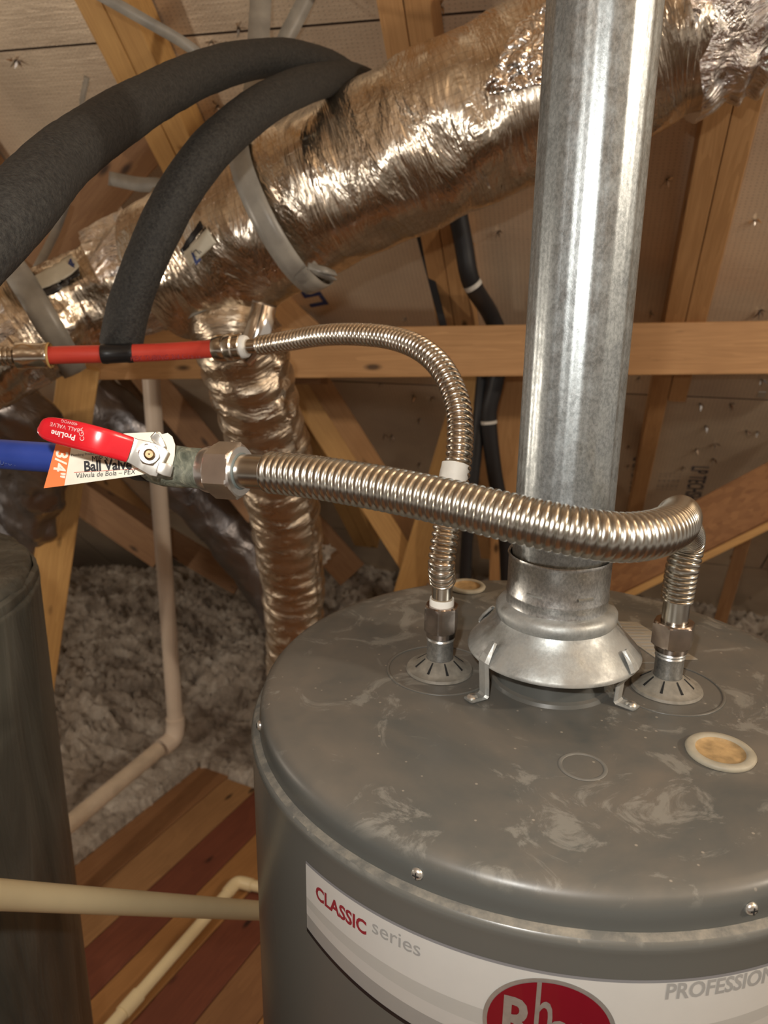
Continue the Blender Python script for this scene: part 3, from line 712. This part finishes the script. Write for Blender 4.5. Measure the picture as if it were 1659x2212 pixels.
# cold connector
cc = thing('flexible_connector', 'thick corrugated steel connector sweeping in front of the flue to the ball valve', 'pipe connector', NR+V((0, 0, .04)))
hexnut('hex_nut', NR+V((0, 0, .042)), NR+V((0, 0, .0645)), .0320, M_nick, cc, rot=.0)
lathe('nut_skirt', [(.0122, .0365), (.0140, .037), (.0143, .044)], M_nick, cc, 40, NR)
sweep('plain_cuff', [NR+V((0, 0, .055)), NR+V((0, 0, .086))], .0112, M_steelc, cc, 36, .01)
cpth = [NR+V((0, 0, .085)), NR+V((.0005, -.001, .112)), NR+V((.001, -.004, .142)), at(1459, 1120, .578), at(1467, 1112, .53), at(1467, 1120, .485), at(1454, 1136, .448), at(1415, 1153, .425), at(1350, 1161, .414), at(1270, 1153, .410), at(1150, 1129, .416), at(1000, 1093, .432), at(850, 1060, .452), at(700, 1034, .475), at(640, 1026, .4865), at(582, 1020.5, .4965)]
sweep('corrugated_tube', cpth, corr(.0123, .0138, .0048), M_steelc, cc, 44, .00048, n=30)
d2 = (at(500, 1017, .508)-at(600, 1022, .4945)).normalized(); E1 = at(588, 1021, .4965)
sweep('plain_cuff', [E1-d2*.003, E1+d2*.04], .0113, M_steelc, cc, 40, .01)
hexnut('hex_nut', E1+d2*.0235, E1+d2*.0440, .0335, M_chrome, cc, .012, rot=.25)
lathe('nut_skirt', [(.0120, .042), (.0155, .042), (.0158, .048), (.0150, .051), (.0120, .051)], M_chrome, cc, 48, E1, d2)
lathe('white_washer', [(.0113, .0225), (.0121, .0227), (.0125, .0245)], flat('pale_gasket', (.09, .105, .10), .5), cc, 40, E1, d2)

# ================================================================ BALL VALVE
VB = E1+d2*.049; VE = at(322, 1002, .548)
vd = (VE-VB).normalized()
bv = thing('ball_valve', 'ball valve coated in green pipe sealant with a red lever', 'valve', (VB+VE)/2)
L_ = (VE-VB).length
lathe('valve_body', [(.0125, 0), (.0138, .001), (.0138, L_*.35), (.0145, L_*.42), (.0148, L_*.7), (.0138, L_*.85), (.0122, L_*.95), (.0118, L_)], M_dope, bv, 56, VB, vd, disp=lambda a, z: .0007*noise.noise(V((math.cos(a)*3, math.sin(a)*3, z*140))))
lathe('barb_end', [(.0112, L_-.004), (.0128, L_-.002), (.0128, L_+.012), (.0118, L_+.014)], M_foam2, bv, 40, VB, vd)
SP = at(322, 981, .515); toC = (CAM-SP).normalized()
lathe('stem', [(.006, -.018), (.006, .0)], M_zinc, bv, 24, SP, toC)
def ribbon_px(name, pts, th, mat, parent, bevel=.0008, sub=0):
    """plate through photo points (x, y, depth, halfwidth px) with real thickness"""
    vs = []; n = len(pts)
    for i, (x, y, d, w_) in enumerate(pts):
        a = pts[max(0, i-1)]; b = pts[min(n-1, i+1)]; dx, dy = b[0]-a[0], b[1]-a[1]; L = math.hypot(dx, dy); nx_, ny_ = -dy/L, dx/L
        vs += [at(x+nx_*w_, y+ny_*w_, d), at(x-nx_*w_, y-ny_*w_, d)]
    fs = [(2*i, 2*i+1, 2*i+3, 2*i+2) for i in range(n-1)]
    o = mesh(name, vs, fs, mat, parent, True); s = o.modifiers.new('thickness', 'SOLIDIFY'); s.thickness = th; s.offset = 0
    if bevel:
        b = o.modifiers.new('bevel', 'BEVEL'); b.width = bevel; b.segments = 3; b.limit_method = 'ANGLE'; b.angle_limit = rad(50)
    return o
lv = ribbon_px('lever_plate', [(266, 966, .4985, 26), (290, 975, .500, 28), (305, 981, .5035, 31), (322, 988, .5045, 33), (340, 997, .5045, 34), (352, 1003, .5055, 30)], .0022, M_zinc, bv, .0005)
ribbon_px('stop_tab', [(352, 968, .5045, 7), (345, 955, .5045, 9), (336, 944, .503, 11), (330, 938, .5015, 8)], .002, M_zinc, lv, .0005)
ribbon_px('stop_tab', [(340, 1009, .5035, 12), (356, 1014, .5045, 14), (371, 1018, .508, 13)], .002, M_zinc, lv, .0005)
up_ = SP+toC*.0125
hexnut('lever_nut', SP+toC*.0115, SP+toC*.0185, .0125, M_zinc, bv, .0035, rot=.2)
lathe('stem_end', [(.0005, .0235), (.0024, .0235), (.0036, .0225), (.0036, .017)], flat('brass_stem', (.20, .13, .07), .4, .8, bmp=.5), bv, 24, SP, toC)
# red sleeve: rounded-rectangle section swept along the lever
hpts = [(86.5, 921, .4930, 8), (88, 922, .4928, 14), (93, 923.5, .4925, 20), (101, 925.5, .492, 24.5), (112, 928, .4915, 27), (128, 931.5, .490, 28.5), (150, 936, .4875, 29.5), (175, 942, .485, 30), (200, 948.5, .4845, 30), (222, 954.5, .4865, 30), (242, 960, .490, 29.5), (262, 966, .4945, 29), (279, 971.5, .4975, 28.5)]
vs = []; fs = []; SEC = 20
cps = [at(x, y, d) for x, y, d, w_ in hpts]
for i, (x, y, d, w_) in enumerate(hpts):
    a = cps[max(0, i-1)]; b = cps[min(len(cps)-1, i+1)]; tg = (b-a).normalized(); vw = (CAM-cps[i]).normalized(); sd = tg.cross(vw).normalized(); up2 = sd.cross(tg).normalized()
    hw = w_*d/F; ht = .0030*min(1, w_/20)
    for k in range(SEC):
        a_ = 2*PI*k/SEC; ca, sa = math.cos(a_), math.sin(a_); ex = .45
        vs.append(cps[i]+sd*hw*math.copysign(abs(ca)**ex, ca)+up2*ht*math.copysign(abs(sa)**.8, sa))
for i in range(len(hpts)-1):
    for k in range(SEC): fs.append((i*SEC+k, i*SEC+(k+1) % SEC, (i+1)*SEC+(k+1) % SEC, (i+1)*SEC+k))
fs += [tuple(range(SEC)), tuple(reversed(range((len(hpts)-1)*SEC, len(hpts)*SEC)))]
slv = mesh('lever_sleeve', vs, fs, M_vinyl, bv, True, None, 60); slv['label'] = 'bright red vinyl lever grip with small raised lettering'
def px_text(name, txt, x, y, d, ang, size, mat, parent, off=0.0, **k):
    o = at(x, y, d); a = rad(ang); xd = RT*math.cos(a)+UP*math.sin(a); yd = -RT*math.sin(a)+UP*math.cos(a)
    return flat_text(name, txt, o, xd, yd, size, mat, parent, **k)
def warp_text(name, txt, x, y, df, ang, size, mat, parent, **k):
    vs, fs = text_mesh(txt, size, **k); mx = (min(v.x for v in vs)+max(v.x for v in vs))/2; my = (min(v.y for v in vs)+max(v.y for v in vs))/2
    a = rad(ang); out = []; f = F/df(x)
    for v in vs:
        X = (v.x-mx)*f; Y = (v.y-my)*f; px = x+X*math.cos(a)-Y*math.sin(a); py = y-(X*math.sin(a)+Y*math.cos(a)); out.append(at(px, py, df(px)))
    return mesh(name, out, fs, mat, parent, False)
def hdep(x):
    for p, q in zip(hpts, hpts[1:]):
        if p[0] <= x <= q[0]: return p[2]+(q[2]-p[2])*(x-p[0])/(q[0]-p[0])-.0045
    return hpts[0][2]
warp_text('lettering', 'ProLine', 136, 940, hdep, 167, .0050, M_inkwhite, slv, bold=.0001)
warp_text('lettering', 'BALL VALVE', 140, 923, hdep, 167, .0036, M_inkpale, slv)
warp_text('lettering', '400WOG', 150, 913, hdep, 167, .0026, M_inkpale, slv)
warp_text('lettering', 'CGA', 176, 938, hdep, 97, .0040, M_inkpale, slv)
# paper tag
dtt = lambda x: .5290-(x-95)*(.0165/285)-.0005
tg_ = thing('paper_tag', 'white and orange cardboard tag hanging behind the red valve lever', 'tag', at(230, 1000, .52))
def sheet(name, poly, mat, parent, th=.0006, dd=0.0):
    n = len(poly); P = [at(x, y, d+dd) for x, y, d in poly]
    vs = P+[p+FW*th for p in P]; fs = [tuple(range(n)), tuple(reversed(range(n, 2*n)))]+[(i, n+i, n+(i+1) % n, (i+1) % n) for i in range(n)]
    return mesh(name, vs, fs, mat, parent, False)
dt = lambda x: .5290-(x-95)*(.0165/285)
pl = lambda pts: [(x, y, dt(x)) for x, y in pts]
paper = sheet('paper', pl([(155, 959), (205, 948), (270, 936), (345, 933), (350, 938), (362, 935), (372, 943), (378, 960), (377, 985), (371, 1010), (340, 1019), (290, 1028), (139, 1049)]), M_paper, tg_)
sheet('orange_end', pl([(121, 958), (158, 952), (149, 1000), (139, 1049), (94.5, 1054.5), (107, 1010)]), M_orange, tg_, dd=.0004)
warp_text('lettering', '3/4"', 131, 1003, dtt, -99, .0115, M_paper, tg_, bold=.0003, sx=1.0)
warp_text('lettering', 'Ball Valve', 233, 1005, dtt, 3, .0098, M_ink, tg_, bold=.0003, sx=.86)
warp_text('lettering', 'MIP x PEX', 232, 989, dtt, 4, .0058, M_ink, tg_, sx=.85)
warp_text('lettering', 'Válvula de Bola – PEX', 229, 1023, dtt, 4, .0048, M_ink, tg_, shear=.2, sx=.95)
warp_text('lettering', 'Plumbing Products', 182, 982, dtt, 4, .0024, M_ink, tg_)
sheet('rule_line', [(160, 1020, dt(160)), (300, 1012, dt(300)), (300, 1013, dt(300)), (160, 1021, dt(160))], M_inkline, tg_, .0002, -.0004)
# blue tubing
bp = thing('water_tube', 'blue plastic water tube entering at the left to the ball valve', 'tube', at(50, 983, .565))
sweep('tube', [at(-420, 958, .61), at(-200, 966, .59), at(0, 981, .567), at(130, 990, .56), at(250, 997, .555), VE+vd*.006], .0110, M_blue, bp, 40, .01)
px_text('print', '020-01-UP   CoST', 58, 1001, .5555, -3, .0065, M_inkblue, bp, sx=1.1)

# red tubing
rt = thing('water_tube', 'red plastic water tube joined between two steel couplings', 'tube', at(280, 765, .95))
RS = C0+dir_*.038
rp = [RS, at(420, 756, .957), at(340, 761, .960), at(250, 764, .958), at(160, 766, .952), at(95, 768, .95)]
sweep('tube', rp, .0110, M_red, rt, 36, .01)
lathe('yellow_ring', [(.0145, -.003), (.0158, -.001), (.0150, .001), (.011, .001)], flat('amber_ring', (.42, .26, .10), .4), rt, 36, RS, dir_)
bd = (at(230, 764.5, .956)-at(300, 762, .96)).normalized(); bc = at(253, 763.5, .9575)
lathe('black_band', [(.0112, -.020), (.0122, -.019), (.0125, -.014), (.0118, -.012), (.0120, .010), (.0127, .013), (.0122, .018), (.0112, .019)], M_vinyldk, rt, 40, bc, bd)
px_text('print', 'PEX TUBING 3/4 CTS NSF', 365, 771, .9495, 2, .0085, M_inkred, rt, sx=1.0)
# left coupling and corrugated stub
lc = thing('pipe_coupling', 'steel coupling with corrugated stub at the left end of the red tube', 'coupling', at(60, 768, .95))
ld = (at(0, 770, .945)-at(95, 768, .95)).normalized(); LB = at(100, 768, .95)
lathe('coupling', [(.0115, -.004), (.0155, -.003), (.0163, .0), (.0155, .003), (.0155, .022), (.0165, .024), (.0165, .034), (.0115, .036)], M_steel, lc, 48, LB, ld)
lathe('amber_ring', [(.0150, -.006), (.0160, -.004), (.0150, -.002)], flat('amber_ring_b', (.45, .28, .10), .4), lc, 36, LB, ld)
sweep('corrugated_stub', [LB+ld*.034, LB+ld*.09, LB+ld*.25], corr(.0092, .0118, .0061), M_steel, lc, 32, .0007)

# ================================================================ BLACK INSULATED TUBES
def foamd(s, a, p): return .0016*noise.noise(p*9)+.0006*noise.noise(p*60)
o = sweep('insulated_line', [at(-260, 700, .42), at(-100, 575, .50), at(30, 455, .57), at(150, 330, .68), at(300, 228, .84), at(440, 158, 1.0), at(560, 127, 1.13), at(660, 130, 1.24), at(745, 165, 1.36), at(840, 250, 1.50), at(900, 400, 1.60)], .0262, M_foam, None, 48, .008, disp=foamd)
tag(o, 'upper thick black foam-insulated line arching across the upper left', 'insulated pipe')
o = sweep('insulated_line', [at(262, 748, .985), at(280, 660, .965), at(325, 540, .95), at(385, 420, .95), at(470, 308, .98), at(580, 220, 1.07), at(680, 178, 1.21), at(765, 172, 1.37), at(850, 225, 1.50), at(900, 330, 1.60)], .0262, M_foam, None, 48, .008, disp=foamd)
tag(o, 'lower black foam-insulated line curving down to the red tube', 'insulated pipe')
def slim(label, pts, r, rings):
    t = thing('refrigerant_line', label, 'insulated pipe', at(*pts[0])); sweep('sleeve', [at(*p) for p in pts], r, M_foam2, t, 28, .02)
    for (p, q) in rings: sweep('bare_gap', [at(*p), at(*q)], r*1.02, M_tape, t, 28, .01)
slim('black sleeved line running down between rafter and flue, with a pale gap', [(985, 440, 1.85), (1002, 530, 1.9), (1018, 610, 1.95), (1060, 680, 2.12), (1084, 750, 2.19), (1070, 830, 2.23), (1056, 900, 2.27), (1068, 1020, 2.35), (1090, 1140, 2.45), (1098, 1300, 2.6)], .0235, [((1019, 612, 1.945), (1024, 620, 1.95)), ((1056, 909, 2.262), (1056.5, 915, 2.264))])
slim('thinner black line left of the paler-gapped one behind the hot connector', [(1045, 790, 2.28), (1035, 900, 2.3), (1022, 1030, 2.35), (1010, 1150, 2.42), (1002, 1300, 2.55)], .0195, [])

# ================================================================ FOIL DUCTS
def ductd(amp=.004, wr=.002, seed=0, ax=60.):
    def f(s, a, p):
        q = V((s*14, math.cos(a)*1.6, math.sin(a)*1.6+seed)); q2 = V((s*ax, math.cos(a)*2.5+seed, math.sin(a)*2.5))
        return amp*noise.noise(q)*1.5+wr*noise.noise(q2)+wr*.6*abs(noise.noise(V((s*ax*2.2+a*1.5, math.cos(a)*5, math.sin(a)*5+seed))))
    return f
big = thing('foil_duct', 'big foil-wrapped flexible duct crossing the top behind the flue', 'duct', at(900, 308, 1.33))
bpath = [at(2050, -190, 1.10), at(1800, -90, 1.15), at(1600, -20, 1.19), at(1400, 75, 1.225), at(1150, 200, 1.28), at(900, 312, 1.33), at(700, 412, 1.38), at(560, 490, 1.42), at(450, 545, 1.46), at(370, 590, 1.50)]
d_big = sweep('foil_jacket', bpath, lambda s: .138 if s < 1.35 else .138-.05*min(1, (s-1.35)/.35), M_foil, big, 128, .0055, disp=ductd(.007, .0016, 1, 40))
# gathered silver sleeve at the right, and its tape patch
def sleeve(name, pa, pb, r0, r1, mat, parent, folds=22, amp=.010, step=.004, seed=3, twist=14):
    pts = [V(p) for p in pa]
    def dd(s, a, p): return amp*(.5*math.sin(a*folds+5*noise.noise(V((s*9, a, seed)))+s*twist)+.8*noise.noise(V((s*18, math.cos(a)*5, math.sin(a)*5+seed))))
    return sweep(name, pts, lambda s: r0+(r1-r0)*min(1, s/pb), mat, parent, 160, step, disp=dd)
sleeve('gathered_sleeve', [at(1750, -70, 1.16), at(1640, -35, 1.18), at(1540, 5, 1.20), at(1440, 52, 1.218)], .22, .150, .148, M_crink, big, 4, .013, .004, 3, 95)
big_b = bvh_of([d_big])
for q_ in ([(1050, 185), (1120, 60), (1230, -20), (1240, 60)], [(1045, 190), (1215, 60), (1215, 175), (1060, 205)]):
    drape('tape_patch', big_b, q_, M_crink, big, .003, 56, 44, .012)
# hanger strap ring round the big duct, with tails up to the roof
def ring_strap(c, ax, R, w_, mat, parent, name='strap', tail=None, arc=(0, 2*PI)):
    ax = V(ax).normalized(); ref = V((0, 0, 1)); u = (ref-ax*ref.dot(ax)).normalized(); v = ax.cross(u); n = 72; vs = []; fs = []
    for i in range(n+1):
        a = arc[0]+(arc[1]-arc[0])*i/n; d = u*math.cos(a)+v*math.sin(a); R_ = R+.002*noise.noise(V((a*2, R*9, 0)))
        for s in (-1, -.33, .33, 1): vs.append(c+d*(R_-(.0015 if abs(s) == 1 else 0))+ax*w_/2*s)
    for i in range(n):
        for j in range(3): fs.append((i*4+j, i*4+j+1, (i+1)*4+j+1, (i+1)*4+j))
    o = mesh(name, vs, fs, mat, parent, True); s = o.modifiers.new('thickness', 'SOLIDIFY'); s.thickness = .0012; return o
hs = thing('hanger_strap', 'broad grey webbing strap hung from above around the big foil duct', 'strap', at(600, 460, 1.40))
sc = at(615, 462, 1.405); sax = (at(560, 490, 1.42)-at(700, 412, 1.38)).normalized()
ring_strap(sc, sax, .1485, .040, M_strap, hs, 'loop')
def ribbon(name, pts, w_, mat, parent=None, nrm=None, th=.0012, tw=0):
    P = catmull([at(*p) for p in pts], 10); vs = []; n = len(P)
    for i, p in enumerate(P):
        tg = (P[min(i+1, n-1)]-P[max(i-1, 0)]).normalized(); f = (nrm or (CAM-p)).normalized() if nrm else (CAM-p).normalized()
        sd = tg.cross(f).normalized(); sd = Matrix.Rotation(tw*i/n, 3, tg) @ sd; vs += [p+sd*w_/2, p-sd*w_/2]
    fs = [(2*i, 2*i+1, 2*i+3, 2*i+2) for i in range(n-1)]
    o = mesh(name, vs, fs, mat, parent, True); s = o.modifiers.new('thickness', 'SOLIDIFY'); s.thickness = th; s.offset = 0; return o
ribbon('tail', [(528, 395, 1.285), (538, 300, 1.32), (552, 180, 1.38), (560, 60, 1.42), (566, -60, 1.45), (575, -260, 1.5)], .040, M_strap, hs)
ribbon('loose_end', [(672, 570, 1.32), (690, 588, 1.31), (722, 606, 1.33)], .016, M_strap, hs, tw=1.2)
ribbon('loose_end', [(665, 575, 1.32), (700, 583, 1.30), (726, 590, 1.32)], .012, M_strap, hs, tw=-1)
def strap1(label, pts, w_): tag(ribbon('duct_strap', pts, w_, M_strap), label, 'strap')
strap1('thin pale strap running down right from the top left edge', [(200, -20, 1.35), (310, 42, 1.38), (400, 95, 1.42), (470, 150, 1.45)], .020)
strap1('short pale strap hanging just right of the broad one at the top', [(680, -40, 1.5), (640, 40, 1.5), (615, 90, 1.5), (592, 170, 1.5), (585, 260, 1.5)], .032)
strap1('narrow pale strap dangling at the left below the upper black line', [(145, 430, 1.7), (120, 500, 1.7), (80, 580, 1.62)], .018)
strap1('faint strap hanging beside the yellow rafter in the upper left', [(188, 165, 1.7), (178, 225, 1.7), (200, 240, 1.7), (190, 320, 1.7)], .012)
strap1('looped pale strap between the black lines left of centre', [(235, 385, 1.75), (300, 398, 1.7), (345, 402, 1.65), (335, 430, 1.62), (300, 470, 1.62)], .030)
# branch ducts
lft = thing('foil_duct', 'smaller foil duct branching off to the left edge', 'duct', at(150, 660, 1.45))
d_left = sweep('foil_jacket', [at(470, 520, 1.49), at(350, 575, 1.50), at(250, 618, 1.49), at(120, 680, 1.46), at(0, 735, 1.43), at(-160, 800, 1.40)], lambda s: .098+.012*math.sin(s*16), M_foil, lft, 96, .006, disp=ductd(.010, .007, 4, 30))
sleeve('crumpled_sleeve', [at(335, 572, 1.50), at(290, 596, 1.495), at(235, 622, 1.49)], .1, .112, .104, M_crink, lft, 9, .011, .004, 8, 10)
sleeve('crumpled_sleeve', [at(50, 712, 1.44), at(-10, 737, 1.43), at(-120, 785, 1.41)], .1, .104, .108, M_crink, lft, 9, .010, .004, 12, 10)
lb = bvh_of([d_left])
ls = thing('duct_strap', 'wide dull strap around the left foil duct near the frame edge', 'strap', at(90, 690, 1.45))
ring_strap(at(95, 692, 1.455), at(0, 735, 1.43)-at(120, 680, 1.46), .111, .045, M_strap, ls, 'loop')
vd_ = thing('foil_duct', 'shiny foil duct dropping vertically behind the connectors', 'duct', at(575, 930, 1.6))
def ribs(s, a, p):
    k = noise.noise(V((s*5, 1, 9)))
    return .0035*math.sin(s*2*PI/.055+a*.6+2*k)+.006*noise.noise(V((s*24, math.cos(a)*1.8, math.sin(a)*1.8)))+.003*noise.noise(V((s*70, math.cos(a)*3, math.sin(a)*3)))
d_v = sweep('foil_jacket', [at(440, 520, 1.50), at(475, 610, 1.49), at(515, 740, 1.50), at(570, 920, 1.66), at(612, 1100, 1.92), at(634, 1280, 2.22), at(636, 1420, 2.45), at(636, 1600, 2.8)], .086, M_foilv, vd_, 96, .0055, disp=ribs)
for p, q in (((483, 640, 1.49), (500, 690, 1.495)),): ring_strap(at(490, 655, 1.492), at(*q)-at(*p), .100, .040, M_strap, vd_, 'wrap_band')
ribbon('tape_end', [(572, 655, 1.395), (562, 700, 1.39), (545, 745, 1.395), (520, 775, 1.40)], .045, M_crink, vd_)
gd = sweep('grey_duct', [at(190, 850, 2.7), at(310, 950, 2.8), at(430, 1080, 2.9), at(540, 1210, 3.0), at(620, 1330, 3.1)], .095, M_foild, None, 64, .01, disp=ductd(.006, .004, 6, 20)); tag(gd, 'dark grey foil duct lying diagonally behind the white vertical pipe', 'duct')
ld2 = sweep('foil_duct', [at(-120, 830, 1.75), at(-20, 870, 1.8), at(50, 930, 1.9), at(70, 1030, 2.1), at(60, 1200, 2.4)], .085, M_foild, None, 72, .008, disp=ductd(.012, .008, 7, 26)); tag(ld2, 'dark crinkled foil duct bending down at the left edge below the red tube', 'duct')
# cards on the ducts
def card(label, bvh, quad, blk, chx, chy, ch, ang, d):
    t = thing('duct_card', label, 'label', at(*quad[0], d)); c = drape('card', bvh, quad, M_card, t, .012)
    drape('black_bar', bvh, blk, M_blk, t, .012)
    r = ray(chx, chy).normalized(); h = bvh.ray_cast(CAM, r); dd = ((h[0]-CAM).dot(FW) if h[0] else d)-.022
    px_text('digit', ch, chx, chy, dd, ang, .026, M_inkblue, t, bold=.001)
    mid = [(quad[0][i]+quad[1][i]+quad[2][i]+quad[3][i])/4 for i in (0, 1)]
    px_text('print', 'R-6 (UL)', mid[0]*1.35-chx*.35, mid[1]*1.35-chy*.35, dd, ang, .016, M_ink, t)
card('small cream card with a black bar and blue figure 4 on the left duct', lb, [(80, 603), (165, 560), (176, 588), (90, 634)], [(90, 634), (176, 588), (177, 598), (97, 645)], 152, 571, '4', 20, 1.4)
vb2 = bvh_of([d_big])
card('small cream card with a blue figure 7 beside the lower black line', vb2, [(400, 548), (455, 495), (472, 522), (415, 575)], [(398, 540), (440, 480), (448, 492), (402, 550)], 420, 558, '7', 225, 1.36)

# ================================================================ PLASTIC PIPES
vp = thing('drain_pipe', 'white vertical plastic pipe standing left of centre with an elbow at its foot', 'pipe', (-.837, 2.76, .06))
PB = V((-.752, 2.476, .262)); sweep('pipe', [PB, PB+V((0, 0, 1.52))], .0275, M_pvc, vp, 40, .1)
sweep('elbow', [PB+V((0, 0, .03)), PB, PB+V((-.008, -.018, -.045)), PB+V((-.035, -.065, -.055))], .033, M_pvc, vp, 40, .01)
P1 = PB+V((-.035, -.065, -.050)); d3 = V((-.173, -.443, 0)).normalized()
o = sweep('sloped_pipe', [P1+d3*.02, P1+d3*.6, P1+d3*1.2], .0275, M_pvcd, vp, 40, .05)
cpv = thing('cream_pipe', 'cream plastic pipe crossing in front between the two tanks', 'pipe', at(0, 1932, .66))
sweep('pipe', [at(-300, 1912, .50), at(0, 1932.5, .685), at(280, 1950, .86), at(560, 1967, 1.13), at(700, 1974, 1.32)], .0132, M_cpvc, cpv, 36, .02)
fp = thing('cream_pipe', 'cream plastic pipe lying on the deck boards with an elbow near the tank', 'pipe', (-.45, 1.95, .02))
FA = at_z(512, 1905, .02); FB = at_z(250, 2205, .02); fd = (FB-FA).normalized()
sweep('pipe', [FA+fd*.03, FA+fd*.4, FA+fd*.74], .0165, M_cpvc, fp, 32, .04)
FC = at_z(600, 1925, .02)
sweep('elbow', [FA+fd*.05, FA+fd*.012, FA+(FC-FA).normalized()*.012, FA+(FC-FA).normalized()*.05], .0195, M_cpvc, fp, 32, .006)
sweep('pipe', [FA+(FC-FA).normalized()*.04, FC, FC+(FC-FA)*1.2], .0165, M_cpvc, fp, 32, .03)
sweep('pipe_coupling', [FA+fd*.44, FA+fd*.50], .020, M_cpvc, fp, 32, .01)
